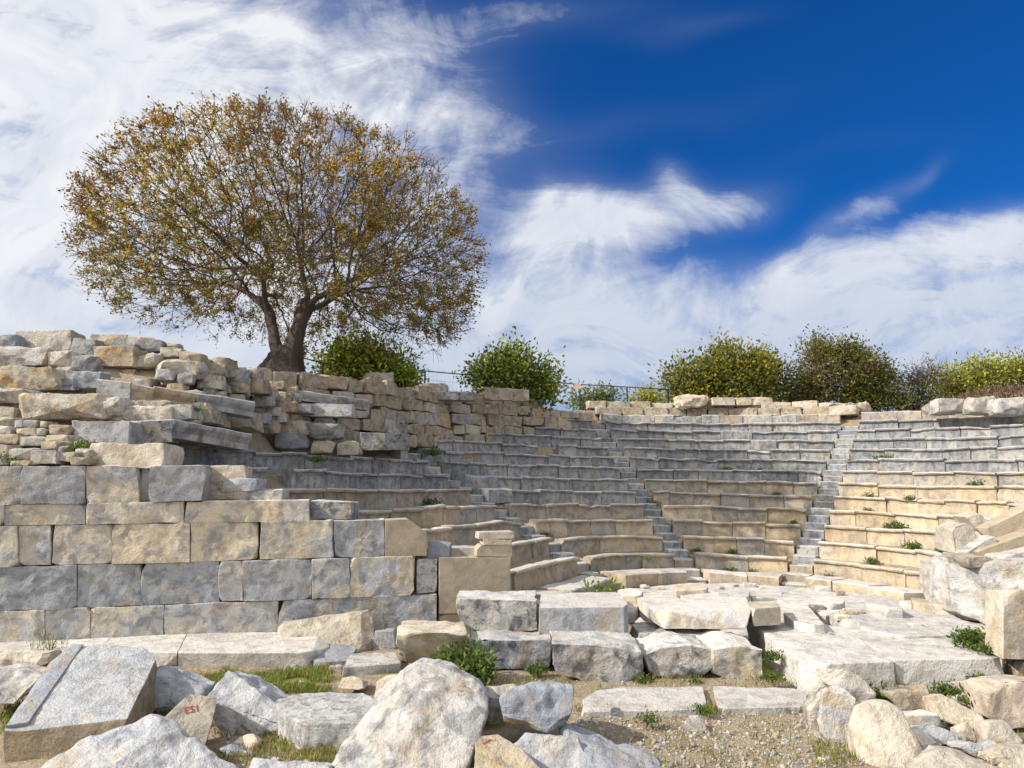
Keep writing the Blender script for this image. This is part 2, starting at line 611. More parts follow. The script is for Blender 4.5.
def rwall(a):
    """radius of the rough wall that holds the plateau"""
    T = [(0, 16.2), (60, 16.0), (95, 15.6), (112, 14.3), (125, 12.9), (140, 11.9), (150, 11.4), (165, 11.9), (180, 12.6), (360, 12.6)]
    for (p, q), (p2, q2) in zip(T, T[1:]):
        if p <= a <= p2:
            return q + (q2 - q) * (a - p) / (p2 - p)
    return 13


def gz(x, y):
    s = y - wall_y(x)
    n = noise.fractal(Vector((x * 0.8, y * 0.8, 0.3)), 1, 2, 3)
    front = 0.03 * n + 0.02 * noise.noise(Vector((x * 3.1, y * 3.1, 5)))
    front += 0.0 if y > 7 else 0.02 * (7 - y)
    if s < 0.2 or y < 8:
        return front
    r, a = rad_ang(x, y)
    if r < R0 - 0.3:
        z = 0.05 + 0.02 * n
    else:
        z = Z0 + RISE * (r - R0) / W - 0.47 + tilt(x)
        z = max(z, 0.04 + 0.02 * n)
    rw = rwall(a)
    if r > rw + 0.3:
        z = PLAT - 0.38 * sstep(8, 13, x) + 0.12 * n
    u = x / y
    t = sstep(0.32, 0.40, -u) * sstep(R0 + 7.5 * W, R0 + 8.3 * W, r)
    if t > 0:
        bank = 2.75 + 0.86 * max(0, s - 0.8) + 0.06 * n
        z = z * (1 - t) + min(PLAT - 0.28 + 0.1 * n, bank) * t
    # low heath mound on the right
    z += 1.45 * math.exp(-(((x - 23.5) / 4.2) ** 2 + ((y - 33.5) / 2.6) ** 2))
    return z * sstep(0.15, 0.45, s) + front * (1 - sstep(0.15, 0.45, s))


def spacing(lo, hi, step, far):
    a = list(np.arange(lo, hi + 1e-6, step))
    d, x = step, hi
    while x < far:
        d *= 1.35
        x += d
        a.append(x)
    d, x = step, lo
    b = []
    while x > -far:
        d *= 1.35
        x -= d
        b.append(x)
    return b[::-1] + a


def moss_at(x, y):
    m = 0.0
    for (mx, my, sx, sy, k) in MOSS:
        m = max(m, 1.5 * k * math.exp(-((x - mx) / sx) ** 2 - ((y - my) / sy) ** 2))
    return m


MOSS = []
for (px, py, sx, sy, k) in [(235, 682, 1.3, 0.42, 0.75), (290, 680, 0.8, 0.4, 0.7), (180, 690, 0.6, 0.3, 0.6), (350, 676, 0.5, 0.2, 0.4), (5, 690, 0.5, 0.8, 0.7), (270, 745, 0.5, 0.3, 0.5),
                            (485, 720, 0.3, 0.5, 0.7), (560, 680, 0.5, 0.15, 0.4), (970, 715, 0.6, 0.4, 0.6), (885, 695, 0.4, 0.3, 0.6), (770, 670, 0.3, 0.5, 0.6), (735, 712, 0.9, 0.15, 0.45), (970, 672, .5, .3, .5)]:
    p = PZ(px, py, 0)
    MOSS.append((p.x, p.y, sx, sy, k))


def build_ground():
    xs = spacing(-14, 26, 0.2, 3500)
    ys = spacing(4.0, 38, 0.2, 3500)
    V, Fc, ms = [], [], []
    for y in ys:
        for x in xs:
            V.append((x, y, gz(x, y)))
            ms.append(moss_at(x, y) if y < 16 else (0.25 if V[-1][2] > 3 else 0.12))
    nx = len(xs)
    for j in range(len(ys) - 1):
        for i in range(nx - 1):
            a = j * nx + i
            Fc.append((a, a + 1, a + nx + 1, a + nx))
    me = bpy.data.meshes.new("ground")
    me.from_pydata(V, [], Fc)
    at = me.attributes.new("moss", "FLOAT", "POINT")
    at.data.foreach_set("value", ms)
    me.materials.append(M["ground"])
    me.shade_smooth()
    o = bpy.data.objects.new("ground", me)
    COL.objects.link(o)
    tag(o, kind="structure")
    return o


build_ground()

# ---------------------------------------------------------------- benches
ORD = ["lowest", "second", "third", "fourth", "fifth", "sixth", "seventh", "eighth", "ninth", "tenth", "eleventh", "twelfth", "thirteenth", "fourteenth"]


def seat_block(r, a0, a1, ztop, name, mat, parent, plain=False, rise=RISE, w=W, seed=0):
    r2 = random.Random(seed)
    dz = r2.gauss(0, 0.016)
    dr = r2.gauss(0, 0.02)
    sag = r2.gauss(0, 0.014)
    if plain:
        prof = [(0.0, -rise - 0.02), (0.0, -0.2), (0.0, -0.025), (0.03, 0.0), (0.45, 0.0), (w * 0.9, -0.01), (w * 0.9, -rise - 0.02)]
    else:
        lip = r2.uniform(0.06, 0.08)
        prof = [(0.05, -rise - 0.17), (0.075, -rise * 0.62), (0.085, -lip - 0.07), (0.07, -lip - 0.02), (0.012, -lip), (0.0, -lip * 0.7), (0.0, -0.025), (0.022, 0.0), (0.26, -0.004), (0.31, -0.012), (0.36, -0.13), (w + 0.08, -0.16), (w + 0.08, -rise - 0.17)]
    L = R(abs(a1 - a0)) * (r if (a0 + a1) / 2 <= A0 else 8.0)
    n = max(2, int(L / 0.10))
    bm = bmesh.new()
    rings = []
    for i in range(n + 1):
        a = a0 + (a1 - a0) * i / n
        ring = []
        for pr, pz in prof:
            x, y = seat_pt(r + pr + dr, a)
            ring.append(bm.verts.new((x, y, ztop + pz + dz + sag * (2 * i / n - 1) + tilt(x))))
        rings.append(ring)
    m = len(prof)
    for i in range(n):
        for j in range(m):
            k = (j + 1) % m
            bm.faces.new((rings[i][j], rings[i][k], rings[i + 1][k], rings[i + 1][j]))
    bm.faces.new(rings[0][::-1])
    bm.faces.new(rings[-1])
    bmesh.ops.recalc_face_normals(bm, faces=bm.faces)
    # wear: chipped lip and uneven faces
    off = Vector((seed * 0.37 % 50, seed * 1.91 % 70, 0))
    bm.normal_update()
    for v in bm.verts:
        p = v.co * 3.0 + off
        d = noise.fractal(p, 1, 2, 4) * 0.018
        q = noise.noise(v.co * 1.6 + off)
        if v.co.z > ztop + tilt(v.co.x) - 0.16 and q > (0.32 if r > 6.5 else 9.0):
            v.co.z -= (q - 0.32) * 0.14
            d -= (q - 0.32) * 0.10
        v.co += v.normal * d
    return finish(bm, name, mat, parent, smooth=0.6)


def find_a(k, px, lo=100.0, hi=235.0):
    """bench angle at which row k's lip crosses photo column px"""
    best = None
    a = lo
    while a < hi:
        x, y = seat_pt(R0 + W * k, a)
        e = abs(proj((x, y, Z0 + RISE * k))[0] - px)
        if best is None or e < best[0]:
            best = (e, a)
        a += 0.25
    return best[1]


def half(r, w=0.30):
    return math.degrees(w / r)


def bench_row(k, a0, a1, label, group, mats, plain=False, gaps=0.0, seed=0):
    """one bench row of a wedge: an Empty with every block a part of its own"""
    r2 = random.Random(1000 + seed)
    r = R0 + W * k
    x, y = seat_pt(r, (a0 + a1) / 2)
    z = Z0 + RISE * k
    root = empty("stone_bench", (x, y, z - RISE))
    tag(root, label, "stone bench", group)
    a = a0
    i = 0
    while a < a1 - 0.4:
        rr = r if a < A0 else 8.0
        st = math.degrees(r2.uniform(0.7, 1.2) / rr)
        b = a + st
        if a1 - b < math.degrees(0.5 / rr):
            b = a1
        g = math.degrees(0.006 / rr)
        if r2.random() >= gaps:
            mt = r2.choice(mats)
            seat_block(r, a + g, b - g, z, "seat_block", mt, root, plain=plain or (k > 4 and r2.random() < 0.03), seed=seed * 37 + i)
        a = b
        i += 1
    return root


WARM, MID, GREY = M["seat_warm"], M["seat_mid"], M["seat_grey"]
# right wedge: between the right stairway and the fallen slabs
for k in range(0, 14):
    r = R0 + W * k
    if k == 13:
        mats = [MID, MID, WARM]
    elif k >= 8:
        mats = [GREY]
    elif k >= 7:
        mats = [MID]
    else:
        mats = [WARM]
    hue = "grey" if k >= 8 else "golden"
    bench_row(k, 8, 57 - half(r, 0.32), f"{ORD[k]} {hue} stone bench row counted up from the orchestra, right of the right stairway", "benches right of the right stairway", mats, plain=(k in (0, 13)), seed=k)
# middle wedge
for k in range(0, 13):
    r = R0 + W * k
    mats = [GREY] if k >= 7 else ([MID] if k >= 5 else [WARM, WARM, MID])
    hue = "grey" if k >= 7 else "tan"
    bench_row(k, 57 + half(r, 0.32), 96 - half(r), f"{ORD[k]} {hue} stone bench row counted up from the orchestra, between the two long stairways", "benches between the two long stairways", mats, plain=(k == 0), seed=20 + k)
# wedge left of the left stairway
LIM = {9: 440, 10: 488, 11: 505, 12: 556}
for k in range(0, 13):
    r = R0 + W * k
    mats = [GREY] * 9 + [MID] if k >= 5 else ([MID, WARM, MID] if k < 4 else [MID])
    hue = "grey" if k >= 5 else "tan"
    a1 = 139 - half(r)
    if k in LIM:
        a1 = min(a1, find_a(k, LIM[k], 97, 160))
    bench_row(k, 96 + half(r), a1, f"{ORD[k]} {hue} stone bench row counted up from the orchestra, next left of the left stairway", "benches next left of the left stairway", mats, plain=(k == 0), gaps=0.03 if k > 2 else 0, seed=40 + k)
# left remnant above the ashlar wall
LIM1 = {0: 512, 1: 500, 2: 480, 3: 400, 4: 345, 5: 258, 6: 240, 7: 168}
for k in range(0, 8):
    r = R0 + W * k
    mats = [GREY] if k >= 6 else ([MID, WARM, MID] if k < 5 else [MID])
    hue = "grey" if k >= 6 else "tan"
    bench_row(k, 139 + half(r), find_a(k, LIM1[k], 141, 235), f"{ORD[k]} {hue} stone bench row counted up, ending on the tall ashlar wall at left", "benches ending on the ashlar wall", mats, plain=(k == 0), gaps=0.05 if k > 5 else 0, seed=60 + k)
bench_row(8, 139 + half(11), find_a(8, 402, 139, 235), "short broken grey bench below the rough upper wall, beside the ruined left stair", "benches ending on the ashlar wall", [GREY], seed=80)

# ---------------------------------------------------------------- stairways


def stairway(ac, wid, k1, label, seed):
    x, y = seat_pt(R0, ac)
    root = empty("stone_stairway", (x, y, 0.05))
    tag(root, label, "stairway", "stairways of the theatre")
    r2 = random.Random(seed)
    for i in range(0, 2 * k1 + 1):
        rr = R0 + W * i / 2 + 0.14
        z = Z0 + RISE * i / 2 - 0.17 + r2.uniform(-0.02, 0.02)
        h = half(rr + 0.2, wid) - half(rr, 0.015)
        bm = bmesh.new()
        n = 4
        rows = []
        for (pr, pz) in [(0, -0.36), (0, -0.02), (0.02, 0.0), (0.62, 0.0), (0.62, -0.36)]:
            row = []
            for j in range(n + 1):
                a = ac - h + 2 * h * j / n
                X, Y = seat_pt(rr + pr, a)
                row.append(bm.verts.new((X, Y, z + pz + tilt(X))))
            rows.append(row)
        for p in range(5):
            q = (p + 1) % 5
            for j in range(n):
                bm.faces.new((rows[p][j], rows[p][j + 1], rows[q][j + 1], rows[q][j]))
        bm.faces.new([rows[p][0] for p in range(5)])
        bm.faces.new([rows[p][n] for p in range(5)][::-1])
        bmesh.ops.recalc_face_normals(bm, faces=bm.faces)
        refine(bm, 0.2, 2)
        roughen(bm, 0.015, 3, seed + i)
        finish(bm, "step", (GREY if i > 2 else MID), root, smooth=0.6)


stairway(57, 0.31, 12, "right stone stairway of narrow steps climbing through the benches", 300)
stairway(96, 0.29, 12, "left stone stairway of narrow steps, leaning left as it climbs through the benches", 340)
stairway(139, 0.30, 8, "ruined short stairway left of the other two, breaking off below the rough wall", 380)
# ---------------------------------------------------------------- big ashlar wall (its blocks are parts)


def on_wall(px, py, out=0.0):
    """pixel onto the face of the ashlar wall (out metres in front of it)"""
    d = ray(px, py)
    # y = 13.5 + .2254 x - out
    t = (13.5 - out) / (d.y - 0.2254 * d.x)
    return d * t + Vector((0, 0, HE))


WN = Vector((0.2254, -1, 0)).normalized()  # towards the viewer
p0 = on_wall(230, 630)
wall = empty("ashlar_wall", (p0.x, p0.y, 0))
tag(wall, "tall side wall of large squared ashlar blocks in five courses, left of the benches", "wall")


def wall_block(poly, name, mat, parent=wall, depth=0.55, out=0.0, gap=0.006, amp=0.019, L=0.06, chip=True, **kw):
    SEED[0] += 1
    r2 = random.Random(SEED[0])
    o = out + r2.uniform(-0.02, 0.02)
    P = [on_wall(x, y) for x, y in poly]
    c = sum(P, Vector((0, 0, 0))) / len(P)
    pts = []
    for ip, p in enumerate(P):
        d = (p - c)
        if chip and r2.random() < 0.30:
            e1, e2 = P[ip - 1] - p, P[(ip + 1) % len(P)] - p
            for e_ in (e1, e2):
                q = p + e_.normalized() * r2.uniform(0.04, 0.13)
                q = q - (q - c).normalized() * gap
                pts.append(q + WN * o)
            q = p - d.normalized() * gap
            pts.append(q + WN * (o - r2.uniform(0.05, 0.12)))
            pts.append(q - WN * depth)
            continue
        q = p - d.normalized() * gap + Vector((0, 0, r2.uniform(-0.008, 0.008)))
        pts.append(q + WN * o)
        pts.append(q - WN * depth)
    return stone_from_pts(pts, name, mat, parent, bev=kw.pop("bev", 0.010), chips=kw.pop("chips", 2), amp=amp, freq=2.4, L=L, **kw)


AS, AG = M["ashlar"], M["ashlar_grey"]


def course(xs, tops, bots, mats, skip=()):
    """blocks between the joints xs; tops/bots = (y at x=0, y at x=400)"""
    ty = lambda x: tops[0] + (tops[1] - tops[0]) * x / 400
    by = lambda x: bots[0] + (bots[1] - bots[0]) * x / 400
    for i, (a, b) in enumerate(zip(xs, xs[1:])):
        if i in skip:
            continue
        wall_block([(a, ty(a)), (b, ty(b)), (b, by(b)), (a, by(a))], "ashlar_block", mats[i % len(mats)])


course([-70, 21, 86, 139], (466, 466), (505, 499), [AS])
wall_block([(151, 467), (205, 465), (207, 475), (202, 501), (149, 502)], "ashlar_block", AS, out=0.07)
wall_block([(139, 468), (150, 468), (149, 502), (138, 502)], "ashlar_block", AS, out=-0.12)
course([-70, 4, 85, 184, 309], (505, 498.5), (525.5, 519.5), [AG, AG, AG, AS])
course([-60, 18, 50, 112, 190, 258, 334, 385], (526, 519.5), (567, 556), [AG, AG, AG, AS, AS, AS, AS])
wall_block([(385, 520), (408, 519), (427, 533), (427, 555.5), (385, 556.5)], "ashlar_block", M["smooth_tan"], amp=0.008, chip=False, chips=0)
course([-70, 77, 141, 219, 243, 312, 350, 416], (567.5, 556.5), (611, 596), [AG, AG, AG, AG, AS, AG, AS])
wall_block([(417.5, 559), (437.5, 559), (437, 593), (417, 594)], "pale_infill_block", M["granite"], out=-0.02)
course([-70, -10, 45, 90, 164, 278], (611.5, 596.5), (648, 644), [AG])
wall_block([(278, 600.5), (437, 594.5), (437, 628), (278, 646)], "ashlar_block", AG)
wall_block([(372, 629), (437, 628), (437, 644), (372, 644)], "ashlar_block", AG, out=-0.06)
wall_block([(439, 558), (511, 558), (511, 612), (439, 614)], "end_block", M["smooth_tan"], amp=0.006, depth=0.9, chip=False, chips=0)
wall_block([(439, 615), (511, 613), (511, 642), (439, 645)], "ashlar_block", M["smooth_tan"], amp=0.006, out=-0.03, depth=0.8)

# small moulded post on the wall end
q = on_wall(497, 558)
post = empty("moulded_stone_post", (q.x, q.y + 0.3, q.z))
tag(post, "small moulded stone stub standing on the right end of the ashlar wall", "stone post")
for (poly, mt) in [([(477, 557), (477.5, 550), (482, 545), (513, 545), (513, 557)], "smooth_tan"), ([(484, 545), (484, 540), (512.5, 540), (512.5, 545)], "pale_warm"), ([(479, 539.5), (480, 533), (514.5, 532), (515, 539)], "pale_warm")]:
    wall_block(poly, ["foot", "shaft", "cap"][0 if poly[0][1] > 550 else (1 if poly[0][1] > 541 else 2)], M[mt], parent=post, out=-0.06, depth=0.45, gap=0.002, amp=0.004, bev=0.006, chip=False, chips=0)

# loose pieces along the top of the wall
tag(px_block(309, 501, 353, 519, 12.95, 0.5, "stone_block", M["dark"], sl=1.5), "rough dark grey block lying at the right end of the wall's second course", "stone block")
tag(px_block(427, 541, 449, 559, 13.35, 0.5, "stone_block", M["blue"], sl=4), "small blue-grey wedge stone sitting beside the chamfered wall block", "stone block")
tag(px_block(437, 549, 478, 559, 13.7, 0.7, "paving_slab", M["blue"]), "flat blue-grey slab between the chamfered block and the moulded stub", "stone slab")
for (b, mt, lab) in [((207, 466, 245, 480), "pale_warm", "thin cream block lying beside the last block of the wall's top course"),
                     ((204, 480, 221, 493), "rough_tan", "small square tan rubble stone under the thin cream block"),
                     ((220, 479, 257, 491), "blue", "flat blue-grey stone in the rubble beside the wall's top course"),
                     ((204, 492, 247, 500), "rough_tan", "long low brown stone at the foot of the rubble on the second course"),
                     ((246, 490, 282, 502), "seat_grey", "squat grey block resting on the cream block of the wall's second course")]:
    tag(px_block(*b, 12.75, 0.5, "stone_block", M[mt], amp=0.03), lab, "stone block")

# ---------------------------------------------------------------- rough upper wall
A_, B_, C_, D_ = Vector((3.3, 30.6, 0)), Vector((-2.2, 25.6, 0)), Vector((-4.15, 21.2, 0)), Vector((-7.7, 18.3, 0))
PATH = [D_, Vector((-6.0, 19.3, 0)), C_, Vector((-3.3, 23.4, 0)), B_, Vector((0.2, 28.2, 0)), A_]


def catmull(P, t):
    n = len(P) - 1
    i = min(int(t * n), n - 1)
    f = t * n - i
    p0, p1, p2, p3 = P[max(i - 1, 0)], P[i], P[i + 1], P[min(i + 2, n)]
    return 0.5 * ((2 * p1) + (p2 - p0) * f + (2 * p0 - 5 * p1 + 4 * p2 - p3) * f * f + (3 * p1 - p0 - 3 * p2 + p3) * f ** 3)


SAM = [catmull(PATH, i / 400) for i in range(401)]
CUM = [0.0]
for a, b in zip(SAM, SAM[1:]):
    CUM.append(CUM[-1] + (b - a).length)
PLEN = CUM[-1]


def path_at(s):
    s = max(0, min(PLEN - 1e-4, s))
    i = int(np.searchsorted(CUM, s)) - 1
    i = max(0, min(399, i))
    f = (s - CUM[i]) / max(1e-6, CUM[i + 1] - CUM[i])
    p = SAM[i].lerp(SAM[i + 1], f)
    t = (SAM[min(i + 2, 400)] - SAM[max(i - 1, 0)]).normalized()
    return p, t


upper = empty("rough_stone_wall", (B_.x, B_.y, 3.6))
tag(upper, "rough weathered wall of coursed field stones above the left benches, below the railing", "wall")
r2 = random.Random(5)
zt = lambda s: 5.66 + 0.34 * sstep(0.3, 0.75, s / PLEN) + 0.12 * noise.noise(Vector((s * 0.6, 3, 0)))
H = [0.42, 0.36, 0.44, 0.34, 0.40]
zc = 0.0
nblk = 0
for ci, h in enumerate(H):
    s = r2.uniform(-0.3, 0)
    while s < PLEN and nblk < 99:
        l = r2.uniform(0.55, 1.15)
        p, t = path_at(s + l / 2)
        nrm = Vector((t.y, -t.x, 0))
        if nrm.y > 0 and nrm.x < 0:
            nrm = -nrm
        top = zt(s + l / 2) - zc + r2.uniform(-0.03, 0.03)
        r_, a_ = rad_ang(p.x, p.y)
        floor_z = Z0 + RISE * (r_ - R0) / W - 0.75 + tilt(p.x)
        if top > floor_z and not (ci == 0 and s > PLEN * 0.80) and not (ci == 0 and r2.random() < 0.1):
            out = r2.uniform(-0.07, 0.07) + 0.06 * ci
            hh = h * r2.uniform(0.9, 1.06)
            pts = []
            for sa, sz in ((-1, 0), (1, 0), (1, -1), (-1, -1)):
                for dd in (1, 0):
                    ww = (l / 2 - 0.012) * r2.uniform(0.93, 1.0)
                    q = p + t * sa * ww + nrm * (out if dd else -0.55) + Vector((0, 0, top + sz * (hh - 0.02) + r2.uniform(-0.05, 0.05)))
                    pts.append(q)
            stone_from_pts(pts, "field_stone", M[r2.choice(["rough_tan", "rough_tan", "rough_tan", "ochre", "rough_grey", "ochre"])], upper, bev=0.05, amp=0.045, freq=2.2, L=0.13)
            nblk += 1
        s += l
    zc += h

# a fragment of coping stones and stones standing on the wall
tag(px_block(360, 433, 407, 450, 19.6, 0.55, "stone_block", M["dark"], bev=0.06), "dark grey rounded rectangular block lying at the foot of the rough upper wall", "stone block")
tag(px_rock(420, 383, 448, 393, 25.2, "field_stone", M["rough_grey"], box=0.7), "grey lump standing on the rough upper wall, left of the blue-grey slab", "stone")
tag(px_block(438, 392, 475, 400, 25.0, 0.5, "stone_slab", M["dark"]), "thin dark slab set into the top of the rough upper wall", "stone slab")
tag(px_block(484, 388, 512, 400, 25.9, 0.5, "stone_block", M["rough_tan"]), "left one of two squared tan blocks standing on the rough wall under the middle bush", "stone block")
tag(px_block(512, 389, 529, 401, 26.3, 0.5, "stone_block", M["rough_tan"]), "right one of two squared tan blocks standing on the rough wall under the middle bush", "stone block")
tag(px_rock(360, 372, 392, 386, 22.5, "boulder", M["rough_grey"], box=0.5), "grey brown rock behind the wall top, in front of the left bush", "boulder")

# band of blocks along the rim, right of the rough wall
rim = empty("low_rim_wall", (9, 30.6, 5.2))
tag(rim, "low wall of pale rubble along the rim behind the top bench of the middle wedge", "wall")
r2 = random.Random(15)
for row in range(2):
    a = 95.5 + row
    while a > 60:
        l = r2.uniform(0.6, 1.25)
        da = math.degrees(l / 15.9)
        rr = 15.75 + row * 0.15
        pts = []
        zb = 5.55 + row * 0.30
        hh = r2.uniform(0.26, 0.34) if row else 0.33
        if row and (a < 62 or r2.random() < 0.12):
            a -= da
            continue
        for aa in (a - 0.06, a - da + 0.06):
            for dr in (r2.uniform(-0.06, 0.06), 0.6):
                for zz in (zb - 0.02, zb + hh):
                    x, y = CX + (rr + dr) * math.cos(R(aa)), CY + (rr + dr) * math.sin(R(aa))
                    pts.append(Vector((x, y, zz + tilt(x) + r2.uniform(-0.03, 0.03))))
        stone_from_pts(pts, "field_stone", M[r2.choice(["rough_tan", "pale_warm", "rough_tan", "ochre"])], rim, bev=0.04, amp=0.04, L=0.15)
        a -= da
# plain back blocks of the thirteenth row between the stairs
bench_row(13, 57 + half(15, 0.45), 96 - half(15, 0.3), "broken top course of plain grey blocks behind the uppermost middle benches", "benches between the two long stairways", [MID, M["ashlar"], GREY], plain=True, gaps=0.12, seed=95)

tag(px_rock(677, 395, 712, 407, 30.6, "rubble_heap", M["pale_warm"], box=0.7, amp=0.12, freq=2.5), "cream coloured heap of mortared rubble on the rim in front of the round green bush", "masonry lump")
for i, (x0, x1) in enumerate([(713, 736), (736.5, 752), (752.5, 773)]):
    tag(px_block(x0, 397.5, x1, 405, 30.5, 0.6, "rim_slab", M["ashlar"], amp=0.02), ["long smooth grey slab on the rim, first after the cream rubble heap", "short smooth grey slab on the rim, middle one of three", "smooth grey slab on the rim, last of three before the dark bushes"][i], "stone slab", "smooth slabs on the rim")
tag(px_rock(822, 403, 874, 411, 30.8, "rubble_heap", M["pale_warm"], box=0.8, amp=0.10, freq=2.5), "low flat heap of cream rubble on the rim at the top of the right stairway", "masonry lump")
tag(px_rock(770, 404, 793, 411, 30.3, "rubble_heap", M["rough_tan"], box=0.5, amp=0.08), "small tan rubble mound on the rim between the smooth slabs and the right stairway", "masonry lump")
for i, (x0, y0, x1, y1) in enumerate([(927, 403, 957, 415), (937, 398, 972, 413), (969, 396, 1000, 414), (997, 396, 1048, 416)]):
    tag(px_rock(x0, y0, x1, y1, 25.2 - i * 0.5, "boulder", M["pale"], box=0.6), ["low pale boulder on the right rim, leftmost of the four below the brown heath", "flat pale boulder on the right rim with a fissured top", "rounded pale boulder on the right rim, third from the stairway", "large pale boulder on the rim at the photo's right edge"][i], "boulder", "pale boulders on the right rim")
# ---------------------------------------------------------------- rubble bank above the ashlar wall


def yb(x, y):
    w_ = 13.5 / (1 - 0.2254 * (x - 512) / 720)
    Y = w_ + 0.15 + max(0, (466 - y)) / 130 * 3.7
    return Y + sstep(175, 290, x) * max(0, 18.0 - Y)


BANK = [
    # x0, y0, x1, y1, material, box, label
    (-30, 334, 18, 356, "blue", 0.55, "blue-grey boulder on the bank's crest at the photo's left edge"),
    (17, 332, 71, 352, "rough_grey", 0.75, "long grey flat-topped boulder on the crest of the bank, second from the left edge"),
    (69, 337, 93, 358, "rough_grey", 0.6, "grey boulder on the crest beside the long flat-topped one"),
    (89, 334, 128, 345, "ochre", 0.7, "flat ochre-spotted stone topping the crest of the bank"),
    (108, 343, 133, 352, "blue", 0.8, "thin bluish slab under the ochre-spotted crest stone"),
    (127, 335, 148, 349, "rough_grey", 0.5, "grey rounded stone on the crest left of the dark pointed one"),
    (145, 339, 161, 352, "dark", 0.5, "dark rounded stone where the crest starts to fall to the tree"),
    (159, 347, 180, 357, "rough_grey", 0.4, "small grey stone on the falling crest"),
    (174, 350, 202, 366, "rough_tan", 0.3, "low brownish stone on the falling crest, half way to the lone stub"),
    (93, 346, 135, 366, "ochre", 0.75, "layered ochre block overhanging a dark gap below the crest"),
    (133, 352, 156, 368, "rough_tan", 0.6, "tan block right of the layered ochre block"),
    (-25, 345, 44, 368, "pale", 0.4, "big pale triangular boulder under the crest at the left edge"),
    (40, 349, 74, 369, "rough_grey", 0.6, "pitted grey boulder right of the big pale triangular one"),
    (72, 353, 96, 371, "rough_grey", 0.5, "cracked grey stone left of the layered ochre block"),
    (146, 357, 198, 378, "rough_grey", 0.45, "wide grey sloping boulder below the falling crest"),
    (190, 360, 228, 376, "rough_tan", 0.55, "flat tan boulder under the lone square stub"),
    (155, 369, 172, 381, "pale", 0.4, "small white stone leaning against the wide sloping boulder"),
    (177, 372, 192, 384, "rough_grey", 0.5, "small grey stone right of the small white leaning one"),
    (195, 374, 221, 390, "rough_grey", 0.7, "squarish grey boulder between the tilted benches and the lone stub"),
    (212, 357, 227, 369, "rough_tan", 0.9, "lone square stone stub standing up on the skyline left of the tree"),
    (222, 367, 258, 381, "rough_grey", 0.7, "grey boulder on the crest directly left of the tree's roots"),
    (224, 379, 262, 393, "rough_tan", 0.75, "tan boulder below the crest, left of the tree's roots"),
    (-25, 365, 58, 391, "ochre", 0.65, "long grey boulder with orange lichen, lying above the huge ochre one"),
    (55, 366, 71, 378, "blue", 0.6, "small blue stone wedged at the end of the orange-lichened boulder"),
    (64, 370, 99, 391, "blue", 0.5, "bright blue-grey rock left of the tilted bench blocks"),
    (48, 378, 77, 390, "dark", 0.7, "dark flat stone in the gap beneath the bright blue-grey rock"),
    (1, 392, 115, 422, "ochre", 0.55, "huge ochre boulder in the middle of the bank, over the small dry stones"),
    (-30, 388, 30, 404, "rough_grey", 0.5, "grey stone behind the huge ochre boulder at the left edge"),
    (76, 394, 126, 420, "rough_grey", 0.6, "pitted grey rock behind the right shoulder of the huge ochre boulder"),
    (70, 421, 128, 444, "ashlar", 0.9, "tan squared block with a broken corner beside the small dry stones"),
    (88, 445, 166, 466, "pale_warm", 0.93, "cream squared block standing on the ashlar wall's top course"),
    (126, 402, 167, 416, "rough_tan", 0.75, "brown stone bearing the left end of the tilted bench blocks"),
    (164, 406, 191, 419, "rough_grey", 0.75, "grey stone in the course under the tilted bench blocks"),
    (189, 409, 213, 423, "rough_tan", 0.8, "brown square stone under the middle of the tilted bench blocks"),
    (211, 412, 251, 429, "rough_tan", 0.75, "long brown stone under the right end of the tilted bench blocks"),
    (251, 419, 276, 434, "rough_tan", 0.5, "brown rubble stone right of the long brown course stone"),
    (118, 405, 170, 421, "rough_grey", 0.7, "low grey slab along the top of the long dark bench remnant"),
    (262, 412, 288, 424, "rough_grey", 0.5, "pointed grey stone at the right end of the bank"),
    (304, 422, 342, 440, "rough_grey", 0.6, "rounded grey brown boulder at the foot of the rough upper wall"),
    (272, 420, 306, 436, "rough_tan", 0.8, "squared tan stone above the broken end of the seventh bench"),
    (276, 433, 306, 446, "blue", 0.75, "blue-grey stone lying above the broken end of the seventh bench"),
    (308, 440, 334, 454, "ochre", 0.5, "ochre rubble stone between the bench end and the dark rounded block"),
    (336, 441, 360, 455, "rough_tan", 0.45, "brown rubble stone left of the dark rounded rectangular block"),
    (262, 401, 296, 413, "ochre", 0.6, "orange tan stone above the tilted bench blocks' right end"),
    (290, 404, 312, 414, "rough_grey", 0.7, "grey flat stone between the orange tan stone and the pale bench block"),
]
for (x0, y0, x1, y1, mt, bx, lab) in BANK:
    if bx >= 0.75:
        o = px_block(x0, y0, x1, y1, yb((x0 + x1) / 2, y1), 0.7, "stone_block", M[mt], jit=0.05, amp=0.035, bev=0.05)
        tag(o, lab, "stone block", "stones of the bank above the ashlar wall")
        continue
    tag(px_rock(x0, y0, x1, y1, yb((x0 + x1) / 2, y1), "boulder", M[mt], box=bx, seed=int(x0 * 7 + y0 * 3 + 900)), lab, "boulder" if bx < 0.85 else "stone block", "stones of the bank above the ashlar wall")
# smaller stones packed between the boulders: not tellable apart
r2 = random.Random(77)
for i in range(150):
    x = r2.uniform(-20, 285)
    top = 340 if x < 150 else 340 + (x - 150) * 0.30
    y = r2.uniform(top + 8, (455 if x > 95 else 418) if x < 128 else 428 - (x - 128) * 0.03)
    sz = r2.uniform(6, 16)
    o = px_rock(x, y - sz * 0.6, x + sz * 1.5, y + sz * 0.2, yb(x, y) + 0.28, "rubble_stone", M[r2.choice(["rough_grey", "rough_tan", "pale", "rough_tan", "ochre"])], box=0.6, L=0.1)
    tag(o, "small rubble stone packed between the bigger boulders of the left bank", "stone", "small rubble of the left bank")

